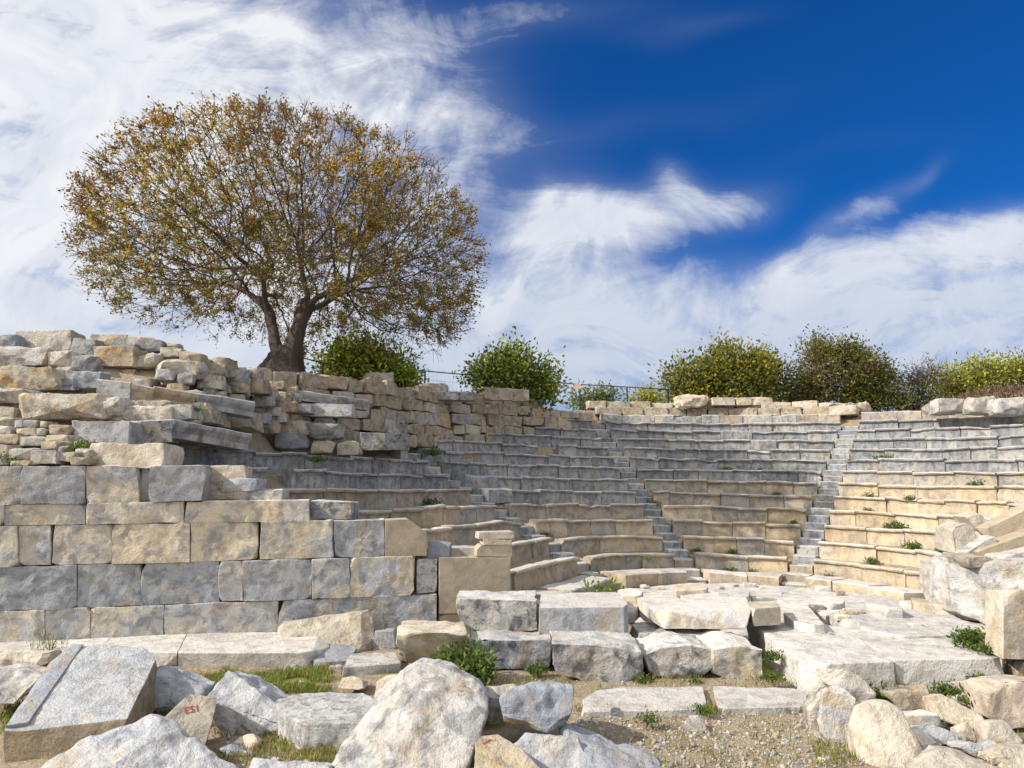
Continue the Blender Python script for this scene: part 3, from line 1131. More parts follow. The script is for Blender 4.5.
# small dry wall of thin stones
q = PY(45, 464, yb(45, 464))
dry = empty("dry_stone_wall", (q.x, q.y, q.z))
tag(dry, "little dry wall of small flat stones filling the gap under the huge ochre boulder", "wall")
DRY = [(-22, 417, 12, 427), (12, 420, 37, 429), (38, 421, 47, 428), (-20, 426, 11, 435), (12, 428, 36, 436), (45, 424, 70, 436), (37, 428, 44, 436), (-22, 434, 19, 444), (19, 436, 42, 446), (41, 434, 73, 443), (-20, 444, 8, 458), (5, 448, 32, 461), (38, 441, 64, 451), (30, 450, 56, 464), (57, 452, 74, 462), (70, 441, 88, 447), (72, 448, 90, 458), (68, 457, 88, 465), (-22, 457, 6, 465), (8, 460, 30, 466), (56, 446, 70, 453)]
for i, b in enumerate(DRY):
    px_rock(*b, yb(40, b[3]) - 0.1, "flat_stone", M[["rough_tan", "rough_grey", "rough_tan", "pale", "rough_tan"][i % 5]], dry, depth=0.4, box=0.6, L=0.06)

# tilted bench blocks high on the bank
Yt = yb(130, 410) - 0.15
q = PY(175, 405, Yt)
tb = empty("stone_bench", (q.x, q.y, q.z))
tag(tb, "tilted run of moulded bench blocks slipping down rightwards, high on the rubble bank", "stone bench")


def bench_px(segs, parent, mats, depth=0.75):
    """bench blocks whose lip follows pixel points: segs [(xl, yl, Yl, xr, yr, Yr, plain)], face height from the last number"""
    for i, (xl, yl, Yl, xr, yr, Yr, hpx, plain) in enumerate(segs):
        a, b = PY(xl, yl, Yl), PY(xr, yr, Yr)
        h = hpx * (Yl + Yr) / 2 / F
        t = (b - a)
        side = Vector((t.x, t.y, 0)).normalized()
        n = Vector((-side.y, side.x, 0))
        if n.y < 0:
            n = -n
        prof = [(0.0, -h), (0.0, -0.02), (0.02, 0), (depth, 0), (depth, -h)] if plain else [(0.09, -h), (0.10, -h * 0.6), (0.09, -0.2), (0.05, -0.14), (0.01, -0.10), (0, -0.08), (0, -0.02), (0.02, 0), (depth, -0.01), (depth, -h)]
        bm = bmesh.new()
        rings = []
        m = max(3, int(t.length / 0.1))
        for j in range(m + 1):
            p = a + t * (0.006 + 0.988 * j / m)
            rings.append([bm.verts.new(p + n * pr + Vector((0, 0, pz))) for pr, pz in prof])
        for j in range(m):
            for k in range(len(prof)):
                k2 = (k + 1) % len(prof)
                bm.faces.new((rings[j][k], rings[j][k2], rings[j + 1][k2], rings[j + 1][k]))
        bm.faces.new(rings[0][::-1])
        bm.faces.new(rings[-1])
        bmesh.ops.recalc_face_normals(bm, faces=bm.faces)
        SEED[0] += 1
        refine(bm, 0.13, 2)
        roughen(bm, 0.014, 2.6, SEED[0])
        finish(bm, "seat_block", M[mats[i % len(mats)]], parent, smooth=0.6)


bench_px([(97, 379, Yt, 131, 382, Yt + .1, 18, True), (131.5, 382.5, Yt + .1, 154, 388, Yt + .3, 20, False), (154, 386, Yt + .3, 196, 393, Yt + .7, 18, False), (196.5, 393, Yt + .7, 222, 396, Yt + .9, 18, False), (222.5, 396, Yt + .9, 255, 402, Yt + 1.2, 15, False)], tb, ["pale", "seat_warm", "seat_warm", "seat_grey", "blue"])
Yt = yb(190, 444) - 0.1
q = PY(190, 444, Yt)
tb = empty("stone_bench", (q.x, q.y, q.z))
tag(tb, "long dark grey bench remnant with a rough left end, below the tilted bench blocks", "stone bench")
bench_px([(126, 421, Yt, 173, 419, Yt + .2, 23, True), (173.5, 419, Yt + .2, 252, 434, Yt + 1.6, 17, False)], tb, ["dark", "seat_grey"])
# pale bench piece in front of the rough wall
q = PY(320, 410, 18.6)
tb = empty("stone_bench", (q.x, q.y, q.z))
tag(tb, "pale broken bench block built into the foot of the rough upper wall below the tree", "stone bench")
bench_px([(287, 390, 18.3, 302, 391, 18.4, 11, True), (302, 390, 18.4, 338, 396, 18.7, 10, False), (338, 396, 18.7, 369, 400, 19.0, 10, False)], tb, ["pale", "ashlar", "seat_grey"], depth=0.5)
q = PY(330, 415, 18.4)
tag(px_block(310, 404, 352, 416, 18.3, 0.5, "stone_block", M["blue"], sl=1), "blue and white squared block below the pale broken bench in the rough wall", "stone block")

# ---------------------------------------------------------------- ledge in front of the ashlar wall
tag(top_stone([(-60, 638), (113, 635), (96, 652), (-60, 655)], 0.22, 0.30, "ledge_slab", M["pave"], L=0.1, amp=0.01), "pale flat ledge slab at the photo's left edge, along the foot of the ashlar wall", "stone slab")
tag(top_stone([(112.5, 635), (187, 633), (177, 653), (94, 652.5)], 0.22, 0.24, "ledge_slab", M["pave"], L=0.1, amp=0.01), "middle ledge slab with diagonal joints at the foot of the ashlar wall", "stone slab")
tag(stone_from_pts([PZ(x, y, z) for x, y, z in [(188, 633, .22), (320, 632, .22), (312, 653, .22), (178, 653, .22), (333, 646, .10), (324, 664, -.03), (313, 654, .18), (317, 669, -.02), (178, 669, -.02), (190, 640, -.02), (325, 640, 0)]], "coping_block", M["pave"], bev=0.015, amp=0.008, L=0.09), "long sloping coping block with a pointed end lying at the foot of the ashlar wall", "stone block")
tag(front_stone([(276, 628), (281, 623), (370, 611), (373, 652, -.35), (326, 654, -.35), (280, 642, -.3)], 12.35, 0.16, "leaning_slab", M["rough_tan"], shrink=0.98), "brown stained slab leaning on the foot of the ashlar wall behind the pointed coping", "stone slab")
tag(top_stone([(300, 646), (340, 640), (357, 648), (350, 660), (315, 662)], 0.10, 0.2, "stone", M["blue"], amp=0.03), "flat blue-grey fragment between the pointed coping and the low white slab", "stone")
tag(top_stone([(350, 653), (396, 652), (401, 663), (343, 667)], 0.13, 0.22, "stone_slab", M["pale"], amp=0.02), "low white slab in front of the tan block with a flat top", "stone slab")
tag(front_stone([(374, 631), (394, 631), (396, 650), (371, 651)], 12.2, 0.4, "stone_block", M["blue"]), "shaded grey block at the foot of the wall left of the tan flat-topped block", "stone block")

# ---------------------------------------------------------------- the stage front: two courses of loose blocks
tag(stone_from_pts([PZ(x, y, z) for x, y, z in [(396, 632, .56), (402, 622, .56), (463, 622, .56), (467, 633, .56), (396, 640, .42), (466, 640, .4), (398, 655, .15), (405, 664, -.03), (440, 668, -.03), (465, 660, 0), (462, 640, 0), (410, 645, 0)]], "stone_block", M["pale_warm"], amp=0.04), "cream flat-topped block broken away below, left of the two-course row of blocks", "stone block", "blocks of the stage front")
tag(front_stone([(454, 599), (470, 600), (537, 601), (537, 630), (500, 631), (462, 630)], 11.5, 0.9, "stone_block", M["dark"], shrink=0.98, bev=0.05, amp=0.04, chips=3), "dark rough block with a pale top and orange lichen, leftmost of the upper blocks", "stone block", "blocks of the stage front")
tag(top_stone([(541, 594), (616, 592), (628, 604), (624, 607), (539, 607.5)], 0.83, 0.43, "stone_block", M["ashlar"], amp=0.014, bev=0.02, chips=2), "squared grey tan block with notches along its bottom edge, middle of the upper blocks", "stone block", "blocks of the stage front")
tag(stone_from_pts([PZ(x, y, z) for x, y, z in [(649, 607, .77), (661, 599, .77), (746, 597, .77), (751, 609, .77), (669, 611, .77), (651, 621, .53), (664, 629, .52), (746, 629, .52), (750, 617, .53), (660, 612, .53)]], "stone_block", M["ashlar"], bev=0.02, amp=0.014, chips=2), "squared grey block with a sunlit slanting left end, rightmost of the upper blocks", "stone block", "blocks of the stage front")
for (poly, Yb, dep, mt, lab) in [
    ([(468, 639), (551, 640), (550, 668), (500, 670), (469, 664)], 10.9, 0.85, "dark", "grey white rough block under the dark upper one, leftmost of the lower course"),
    ([(554, 645), (600, 644), (640, 648), (642, 668), (638, 680), (590, 683), (556, 672)], 10.35, 1.0, "dark", "dark crusted block with a white top, second in the lower course"),
    ([(642, 655), (660, 647), (690, 645), (711, 650), (713, 668), (690, 680), (650, 676)], 10.4, 0.9, "dark", "rounded grey block with a white hump, third in the lower course"),
    ([(713, 650), (740, 646), (763, 650), (764, 680), (735, 684), (714, 674)], 10.35, 1.0, "ashlar", "tan and grey rough block at the right end of the lower course"),
]:
    tag(front_stone(poly, Yb, dep, "stone_block", M[mt], shrink=0.97, bev=0.04, amp=0.045, L=0.045, chips=5), lab, "stone block", "blocks of the stage front")
tag(top_stone([(626, 624), (648, 622), (720, 628), (700, 634), (640, 634)], 0.44, 0.4, "stone_slab", M["granite"], amp=0.03), "white speckled slab under the grey block with the slanting end", "stone slab")

# ---------------------------------------------------------------- paved platform on the right
tag(top_stone([(745, 619), (800, 619), (840, 627), (894, 661.5), (806, 665)], 0.42, 0.47, "platform_slab", M["pave"], bev=0.03, amp=0.018), "large pale corner slab of the platform with its left side in the sun", "stone slab", "platform slabs")
tag(top_stone([(842, 628), (895, 638), (960, 636), (1004, 659.5), (896, 661.5)], 0.415, 0.46, "platform_slab", M["pave"], bev=0.03, amp=0.018), "long pale front slab of the platform, ending below the tan upright block", "stone slab", "platform slabs")
tag(top_stone([(828, 612), (900, 608), (948, 613), (980, 629), (954, 635), (893, 636.5), (846, 623)], 0.46, 0.4, "platform_slab", M["pave"], bev=0.03, amp=0.03), "speckled slab with a broken hollow edge, behind the long platform slab", "stone slab", "platform slabs")
tag(top_stone([(895, 600), (950, 606), (985, 618), (1010, 640), (985, 634), (945, 611)], 0.40, 0.4, "platform_slab", M["pave"], amp=0.03), "speckled slab under the rough white block at right", "stone slab", "platform slabs")
tag(top_stone([(1000, 640), (1060, 640), (1080, 664), (1008, 662)], 0.36, 0.35, "platform_slab", M["rough_tan"], amp=0.03), "rough brown bedding stone under the tan upright block", "stone slab", "platform slabs")
LOOSE = [
    ([(777, 597), (802, 598), (826, 626), (795, 622), (779, 610)], .56, .14, "pale", "flat tilted slab in the orchestra in front of the right stairway", "stone slab"),
    ([(746, 602), (777, 600), (780, 607), (752, 609)], .78, .26, "pale_warm", "short tan block with a sunlit face behind the grey block with the slanting end", "stone block"),
    ([(812, 597), (830, 596), (845, 600), (842, 604), (828, 605)], .52, .24, "pale", "small white cube-like block at the foot of the right stairway", "stone block"),
    ([(636, 597), (668, 594), (682, 600), (662, 604), (650, 608)], .72, .3, "pale", "white slab half hidden behind the grey block with the slanting end", "stone slab"),
    ([(618, 590), (632, 588), (643, 591), (640, 596), (622, 596)], .75, .35, "ashlar", "grey block behind the notched block, left of the white slab", "stone block"),
    ([(673, 584), (703, 582), (708, 587), (706, 590), (676, 591)], .62, .3, "pale_warm", "small upright cream block in front of the curb of the middle benches", "stone block"),
    ([(680, 594), (716, 592), (722, 597), (681, 599)], .55, .15, "pale", "thin white slab lying in front of the small upright cream block", "stone slab"),
    ([(716, 593), (738, 589), (750, 591), (748, 597), (722, 598)], .55, .16, "pale", "triangular white slab right of the thin white slab in the orchestra", "stone slab"),
    ([(750, 594), (782, 593), (782, 598), (752, 598)], .45, .12, "pale", "low flat white slab before the middle curb", "stone slab"),
    ([(812, 608), (836, 606), (846, 612), (822, 616)], .42, .2, "ashlar", "grey fragment between the tilted slab and the speckled slab", "stone"),
    ([(864, 594), (884, 596), (902, 608), (880, 607), (866, 604)], .62, .3, "pale", "white jagged lump lying before the curb right of the right stairway", "stone"),
    ([(911, 598), (938, 600), (957, 603), (952, 607), (914, 603)], .60, .24, "pale_warm", "cream squared block with a shaded end before the right curb", "stone block"),
    ([(540, 580), (585, 572), (596, 581), (590, 586), (545, 588)], .25, .2, "blue", "grey slab on the orchestra floor left of the tall weed", "stone slab"),
    ([(617, 600), (628, 598), (638, 606), (632, 612), (620, 612)], .60, .2, "pale", "bright white fragment between the notched block and the slanting-ended block", "stone"),
]
for poly, zt_, th_, mt, lab, cat in LOOSE:
    tag(top_stone(poly, zt_, th_, "stone_slab" if "slab" in cat else "stone_block", M["pave" if mt == "pale" else mt], amp=0.015, bev=0.02), lab, cat, "loose stones in the orchestra")
r2 = random.Random(52)
for i in range(46):
    x, y = r2.uniform(625, 925), r2.choice([r2.uniform(586, 597), r2.uniform(607, 636)])
    p = PZ(x, y, 0.44 if (x > 745 and y > 606) else 0.13)
    if (x < 770 and y > 597) or (y > 607 and x < 770 + (y - 607) * 1.5):
        continue
    s = r2.uniform(2.5, 8)
    tag(px_rock(x - s, y - s * 0.55, x + s, y + s * .25, p.y, "broken_stone", M[r2.choice(["pale_warm", "ashlar", "pave", "rough_tan"])], box=0.75, L=0.08), "small broken stone fragment lying on the orchestra floor before the lowest benches", "stone", "broken fragments on the orchestra floor")
# orchestra paving
bm = bmesh.new()
for rr0, rr1, zz in [(0.0, R0 - 0.05, 0.07)]:
    n = 40
    c = bm.verts.new((CX, CY, 0.10))
    ring = [bm.verts.new((CX + rr1 * math.cos(2 * math.pi * i / n), CY + rr1 * math.sin(2 * math.pi * i / n), 0.10)) for i in range(n)]
    for i in range(n):
        bm.faces.new((c, ring[i], ring[(i + 1) % n]))
refine(bm, 0.4, 4)
roughen(bm, 0.03, 1.5, 9)
tag(finish(bm, "orchestra_floor", M["pave"], smooth=3), kind="structure")

# ---------------------------------------------------------------- pile of fallen blocks at right
tag(front_stone([(952, 565, .35), (1000, 562, -.15), (1060, 562, -.7), (1060, 632, -.7), (985, 624, 0), (955, 612, .35)], 12.0, 1.1, "stone_block", M["pale"], amp=0.05, bev=0.06, shrink=0.98), "big rough white block below the heap of fallen slabs at right", "stone block")
tag(stone_from_pts([PY(x, y, Y) for x, y, Y in [(985, 590.5, 10.1), (1003, 590, 9.65), (1070, 590, 9.85), (985.5, 645, 10.1), (1003, 659, 9.65), (1070, 660, 9.85), (1045, 589, 10.7), (1045, 645, 10.7)]], "stone_block", M["pale_warm"], bev=0.015, amp=0.01), "smooth tan upright block at the right edge with a sharp sunlit corner", "stone block")
HEAP = [
    ([(951, 528), (966, 523), (974, 528), (980, 541), (976, 548), (963, 553), (955, 553)], 12.9, 0.6, "pale_warm", "leaning squared block at the left end of the fallen heap"),
    ([(968, 517), (978, 513), (987, 519), (988, 531), (978, 531)], 13.3, 0.5, "pale_warm", "small rough block behind the leaning squared block of the heap"),
    ([(986, 529), (1005, 525), (1040, 503), (1045, 511), (1040, 534), (1014, 529), (989, 538)], 12.9, 0.4, "smooth_tan", "long dark-faced slab sloping up out of the photo on top of the heap"),
    ([(965, 554), (985, 541), (996, 536), (998, 543), (978, 557)], 12.6, 0.4, "pale", "narrow pale slab propped diagonally in the heap"),
    ([(978, 552), (990, 547), (1012, 542), (1040, 530), (1040, 558), (1000, 564), (984, 562)], 12.5, 0.5, "smooth_tan", "large wedge-shaped slab in the middle of the heap"),
    ([(967, 559), (985, 556), (1000, 562), (990, 567), (970, 568)], 12.0, 0.6, "rough_tan", "flat brown fragment under the wedge-shaped slab"),
    ([(1000, 557), (1045, 548), (1045, 564), (1003, 565)], 12.1, 0.9, "pale", "pale slab lying on the rough white block at the right edge"),
]
for poly, Yb, dep, mt, lab in HEAP:
    tag(front_stone(poly, Yb, dep, "stone_slab" if "slab" in lab else "stone_block", M[mt], bev=0.025, amp=0.02, shrink=0.95, zfloor=None), lab, "stone slab" if "slab" in lab else "stone block", "heap of fallen blocks at right")
tag(px_rock(985, 560, 1060, 600, 13.1, "boulder", M["rough_tan"], box=0.7, depth=1.6), "rough brown stone carrying the heap of fallen slabs, behind the big white block", "boulder")

# ---------------------------------------------------------------- path sill
tag(top_stone([(576, 696), (600, 689), (706, 686), (712, 709), (577, 712)], 0.07, 0.16, "path_slab", M["pave"], amp=0.012, bev=0.02), "long flat cream sill slab crossing the gravel, left piece", "stone slab", "sill slabs across the gravel")
tag(top_stone([(707.5, 686), (807, 689), (806, 707), (760, 706), (713.5, 709)], 0.075, 0.16, "path_slab", M["pave"], amp=0.012, bev=0.02), "flat cream sill slab ending under the platform corner, right piece", "stone slab", "sill slabs across the gravel")

# ---------------------------------------------------------------- foreground stones, left
q = [PY(4, 731, 7.45), PY(22, 731, 7.45), PY(127, 719, 7.65), PY(155, 661, 8.75), PY(146, 650, 8.95), PY(100, 645, 9.0), PY(71, 646, 8.9), PY(50, 665, 8.6)]
nrm = (q[2] - q[0]).cross(q[5] - q[0]).normalized()
if nrm.z < 0:
    nrm = -nrm
big = empty("tilted_slab", (q[0].x, q[0].y, -0.02))
tag(big, "large blue-grey dressed slab tilted towards the viewer, with a raised strip along its left side", "stone slab")
bs = M["blue"]
slab = stone_from_pts([p for p in q] + [p - nrm * 0.42 + Vector((0, 0.10, 0)) for p in q] + [PY(2, 768, 7.5), PY(112, 768, 7.6)], "slab_body", bs, big, chips=3, bev=0.02, amp=0.016, L=0.05)
st = [q[0], q[0].lerp(q[2], 0.17), q[6].lerp(q[4], 0.16), q[6].lerp(q[4], 0.02), q[7]]
stone_from_pts([p + nrm * 0.028 for p in st] + [p - nrm * 0.1 for p in st], "raised_strip", bs, big, chips=1, bev=0.012, amp=0.012, L=0.05)


def stain(o, test):
    """a broken, earth-stained surface: the faces picked by test(normal) take the brown stone"""
    o.data.materials.append(M["brown"])
    for p in o.data.polygons:
        if test(p.normal):
            p.material_index = len(o.data.materials) - 1


stain(slab, lambda n: n.dot(nrm) < 0.55)
tag(stone_from_pts([PY(x, y, Y) for x, y, Y in [(28, 776, 6.75), (78, 744, 6.95), (112, 728, 7.1), (150, 715.5, 7.3), (165, 719, 7.35), (190, 738, 7.2), (243, 772, 6.9), (250, 800, 6.6), (120, 812, 6.3), (10, 812, 6.4), (100, 760, 7.6), (200, 765, 7.6)]], "boulder", M["blue"], amp=0.07, L=0.033), "flat blue-grey boulder cut by the bottom edge, in front of the tilted slab", "boulder")
n153 = tag(stone_from_pts([PY(x, y, Y) for x, y, Y in [(163, 719, 7.55), (190, 694.5, 7.9), (218, 698, 7.95), (211, 725, 7.65), (203, 750, 7.5), (176, 748, 7.45), (192, 696, 8.2), (216, 700, 8.2), (170, 735, 7.9), (205, 745, 7.9)]], "numbered_stone", M["rough_tan"], chips=3, amp=0.012, L=0.035), "small pointed tan stone bearing the upside-down red number 153", "stone")
FG = [
    ([(207, 702, .0), (228, 668.5, .35), (245, 677, .35), (262, 690, .25), (289, 715, .05), (283, 728, -.02), (266, 736, 0), (240, 738, -.05), (214, 738, -.05)], 8.25, 0.6, "blue", "pointed blue-grey boulder with a yellow lichen patch, right of the numbered stone"),
    ([(148, 672, 0), (160, 667, .2), (205, 690, .1), (200, 700, 0), (175, 708, -.1), (146, 706, -.1)], 8.75, 0.5, "blue", "low blue-grey rock between the tilted slab and the numbered stone"),
    ([(-30, 672, 0.1), (30, 668, .1), (46, 672, 0), (30, 690, -.1), (14, 703, -.2), (-30, 705, -.2)], 8.9, 0.7, "pale", "pale ribbed rock at the left edge behind the tilted slab"),
    ([(-30, 655, 0), (50, 651, .1), (47, 664, 0), (30, 671, 0), (-30, 674, 0)], 9.6, 0.6, "pale_warm", "beige block at the left edge below the ledge slab"),
    ([(298, 752, -.1), (305, 733, 0), (318, 715, .15), (335, 712, .2), (352, 722, .1), (356, 745, 0), (330, 757, -.1)], 7.95, 0.5, "pale_warm", "cream rock with orange stains left of the great white boulder"),
    ([(374, 700, 0), (377, 682, .1), (388, 675, .2), (402, 674, .2), (400, 705, 0), (385, 712, 0)], 8.6, 0.5, "pale_warm", "tan boulder half hidden behind the great white boulder's left flank"),
    ([(339, 688, 0), (342, 678, .1), (352, 676, .15), (364, 682, .1), (365, 690, 0)], 9.6, 0.35, "pale_warm", "round cream stone on the grass left of the great white boulder"),
    ([(232, 742, 0), (238, 737, .05), (252, 735, .1), (256, 742, 0), (250, 747, 0), (236, 747, 0)], 7.75, 0.2, "pink", "small pinkish stone lying under the pointed blue-grey boulder"),
    ([(220, 750, 0), (225, 747.5, .05), (252, 749, .05), (257, 754, 0), (240, 756, 0)], 7.6, 0.25, "blue", "flat grey sliver beneath the small pinkish stone"),
    ([(246, 768, 0), (252, 760, .1), (300, 761, .1), (332, 766, 0), (330, 780, -.1), (250, 782, -.1)], 7.2, 0.5, "blue", "blue-grey slab cut by the bottom edge left of the great white boulder"),
    ([(274, 756, 0), (279, 751, 0), (284, 754, 0), (280, 759, 0)], 7.7, 0.12, "pale_warm", "tiny cream pebble in the dirt hollow left of the great white boulder"),
    ([(326, 775, -.25), (352, 735, .05), (392, 688, .45), (404, 667, .62), (418, 662, .7), (434, 662, .7), (450, 672, .6), (476, 686, .5), (486, 700, .35), (484, 718, .1), (470, 745, -.1), (462, 775, -.3), (400, 700, .15), (440, 705, .15), (390, 790, -.4), (450, 790, -.4)], 7.45, 1.0, "pale", "great white jagged boulder in the middle foreground, the largest loose stone"),
    ([(455, 770, 0), (468, 742, .1), (473, 735, .1), (476, 770, 0)], 7.5, 0.5, "blue", "narrow dark grey stone wedged under the great white boulder's right side"),
    ([(502, 698, 0), (512, 692, .1), (545, 688, .2), (553, 684, .25), (572, 687, .2), (574, 700, .1), (568, 722, -.05), (553, 736, -.1), (535, 732, -.12), (505, 720, -.05)], 7.75, 0.5, "blue", "grey boulder with a tan underside perched on two others, right of the great white boulder"),
    ([(512, 745, .1), (524, 734, .2), (560, 738, .2), (578, 740, .15), (588, 755, .05), (594, 775, -.05), (540, 785, -.1), (515, 775, -.1)], 7.3, 0.5, "blue", "smooth blue-grey boulder under the perched one"),
    ([(485, 696, 0), (486, 688, .1), (514, 685, .15), (520, 690, .1), (505, 700, 0), (488, 703, 0)], 8.5, 0.4, "pale", "flat white stone just right of the great white boulder's shoulder"),
    ([(684, 722, 0), (690, 715, .1), (698, 715, .1), (707, 728, 0), (700, 735, -.05), (688, 730, 0)], 8.35, 0.2, "pale", "lone pale stone lying on the gravel path"),
    ([(610, 710, 0), (613, 707, 0), (620, 708, 0), (620, 715, 0), (611, 715, 0)], 8.8, 0.12, "blue", "small blue-grey pebble at the near edge of the sill slab"),
]
for poly, Yb, dep, mt, lab in FG:
    fg = tag(front_stone(poly, Yb, dep, "boulder" if "boulder" in lab else "stone", M[mt], shrink=0.8, lean=0.14, amp=0.060 if (poly[2][0] - poly[0][0]) > 15 else 0.012, bev=0.015, zfloor=-0.05 if poly[0][1] > 690 and Yb < 8.7 and "perched" not in lab else None, L=0.033), lab, "boulder" if "boulder" in lab else "stone")
    if "perched" in lab and "underside" in lab:
        stain(fg, lambda n: n.z < -0.25)
    if "lichen patch" in lab:
        stain(fg, lambda n: n.z < -0.1)
tag(top_stone([(270, 697), (305, 692), (372, 693), (385, 702), (362, 722), (305, 724), (282, 712)], 0.28, 0.4, "stone_slab", M["granite"], amp=0.03, bev=0.03), "flat speckled white slab left of the great white boulder", "stone slab")
mark1 = tag(stone_from_pts([PY(x, y, Y) for x, y, Y in [(474, 775, 6.95), (476, 742, 7.25), (482, 736, 7.35), (498, 735, 7.35), (520, 748, 7.2), (542, 770, 7.0), (540, 790, 6.8), (474, 790, 6.8), (490, 745, 7.7), (525, 765, 7.6)]], "stone", M["ochre"], amp=0.025, L=0.04), "orange tan stone with a red paint mark, cut by the bottom edge", "stone")
tag(stone_from_pts([PY(x, y, Y) for x, y, Y in [(563, 726, 7.9), (575, 724, 8.0), (600, 738, 7.8), (640, 750, 7.6), (660, 762, 7.4), (655, 772, 7.3), (600, 775, 7.2), (575, 750, 7.5), (600, 745, 8.1), (645, 762, 7.8), (600, 800, 6.9), (660, 790, 7.0)]], "boulder", M["blue"], amp=0.08, L=0.035), "long low blue-grey outcrop sloping into the gravel path", "boulder")

# ---------------------------------------------------------------- foreground stones, right
RG = [
    ([(821, 722, 0), (824, 690, .1), (840, 685, .15), (856, 698, .05), (852, 745, -.05), (846, 752, -.1), (829, 742, -.05)], 8.15, 0.3, "ashlar", "tall cream slab-like stone leaning under the platform corner"),
    ([(834, 686, 0), (852, 669, .1), (866, 680, .05), (878, 696, 0), (862, 704, 0), (840, 694, 0)], 8.45, 0.5, "rough_grey", "grey top-heavy stone behind the two leaning cream stones"),
    ([(811, 710, 0), (822, 688, .05), (826, 690, 0), (823, 722, 0), (814, 716, 0)], 8.25, 0.3, "rough_grey", "small grey stone at the left of the leaning cream stones"),
    ([(862, 730, 0), (866, 705, .1), (878, 700, .15), (890, 703, .1), (903, 713, .05), (915, 738, -.05), (924, 757, -.1), (914, 772, -.2), (886, 770, -.2), (862, 760, -.1)], 7.5, 0.4, "pale_warm", "largest leaning cream stone at the right, with a pale blue tip"),
    ([(892, 694, 0), (925, 684, .1), (931, 690, .05), (930, 713, 0), (907, 714, -.02), (897, 705, 0)], 8.6, 0.45, "rough_tan", "brownish squared stone below the platform's front face"),
    ([(932, 697, .1), (940, 694, .15), (985, 718, 0), (975, 730, -.1), (944, 722, -.1)], 8.3, 0.4, "pale_warm", "long cream stone lying diagonally right of the brownish squared one"),
    ([(908, 716, 0), (918, 711, .05), (940, 716, 0), (938, 724, 0), (912, 724, 0)], 8.15, 0.3, "ashlar", "flat grey tan stone below the brownish squared one"),
    ([(918, 726, 0), (930, 723, .05), (958, 736, 0), (960, 744, -.05), (938, 745, -.05)], 7.9, 0.3, "blue", "blue-grey stone among the right-hand rubble"),
    ([(912, 731, 0), (920, 728, .05), (940, 746, -.05), (926, 752, -.1), (916, 746, 0)], 7.75, 0.3, "ashlar", "tan slab edge under the blue-grey stone in the right-hand rubble"),
    ([(917, 770, -.1), (940, 748, .1), (962, 751, .1), (1000, 768, 0), (1000, 790, -.2), (920, 790, -.2)], 7.2, 0.5, "pale_warm", "large cream stone cut by the bottom edge, in front of the right-hand rubble"),
    ([(984, 724, 0), (986, 721, .1), (1004, 721, .1), (1023, 742, 0), (1018, 747, -.05), (986, 744, 0)], 7.95, 0.4, "pale_warm", "smooth cream stone with a straight right side, below the pink-tan boulder"),
    ([(985, 686, 0), (988, 682, .1), (1010, 684, .1), (1050, 680, .1), (1050, 722, 0), (1010, 728, 0), (990, 718, 0)], 8.3, 0.7, "pink", "big pink-tan pitted boulder at the right edge"),
    ([(958, 728, 0), (966, 724, .05), (976, 736, 0), (974, 742, 0), (960, 740, 0)], 8.05, 0.25, "pale_warm", "small cream stone beside the long diagonal one"),
    ([(974, 732, 0), (980, 729, .05), (985, 736, 0), (982, 742, 0), (975, 740, 0)], 8.0, 0.2, "pale_warm", "small round tan stone next to the smooth cream one"),
    ([(959, 748, 0), (970, 742, .05), (992, 748, .05), (1000, 757, 0), (980, 760, 0)], 7.6, 0.35, "blue", "flat bluish stone lying on the large cream stone"),
    ([(983, 746, 0), (990, 741, .05), (999, 746, 0), (998, 755, 0), (986, 754, 0)], 7.7, 0.25, "pale", "round white stone between the bluish flat stone and the bottom corner"),
    ([(996, 757, 0), (1004, 746, .1), (1040, 748, .1), (1040, 775, -.1), (1002, 775, -.1)], 7.4, 0.4, "pale_warm", "tan boulder in the bottom right corner"),
    ([(957, 697, 0), (962, 694.5, 0), (969, 697, 0), (968, 702, 0), (958, 702, 0)], 8.75, 0.15, "pale", "small bright white pebble in the weeds below the platform"),
]
for poly, Yb, dep, mt, lab in RG:
    tag(front_stone(poly, Yb, dep, "boulder" if "boulder" in lab else "stone", M[mt], shrink=0.8, lean=0.10, amp=0.035, bev=0.012, zfloor=-0.06 if poly[0][1] > 705 else None, L=0.033), lab, "boulder" if "boulder" in lab else "stone")
r2 = random.Random(31)
for i in range(34):
    x, y = r2.uniform(905, 1020), r2.uniform(712, 766)
    p = PZ(x, y, 0)
    s = r2.uniform(4, 9)
    tag(px_rock(x - s, y - s * 0.9, x + s, y + s * .3, p.y - 0.05, "rubble_stone", M[r2.choice(["pale_warm", "rough_tan", "ashlar"])], box=0.4), "small tan rubble fragment filling the gaps of the right-hand rubble", "stone", "small fragments in the right-hand rubble")
for i in range(26):
    x, y = r2.choice([(r2.uniform(225, 330), r2.uniform(725, 765)), (r2.uniform(315, 345), r2.uniform(650, 672)), (r2.uniform(815, 850), r2.uniform(735, 766)), (r2.uniform(200, 330), r2.uniform(668, 700))])
    p = PZ(x, y, 0)
    s = r2.uniform(2, 5)
    tag(px_rock(x - s, y - s * 0.8, x + s, y + s * .3, p.y, "rubble_stone", M[r2.choice(["pale_warm", "rough_tan", "pale"])], box=0.4), "small pale rubble fragment lying on the ground among the foreground stones", "stone", "small fragments among the foreground stones")


# ---------------------------------------------------------------- red paint on stones
def hit(o, px, py):
    me = o.data
    bv = BVHTree.FromPolygons([v.co + o.location for v in me.vertices], [p.vertices[:] for p in me.polygons])
    d = ray(px, py).normalized()
    return bv.ray_cast(Vector((0, 0, HE)), d)


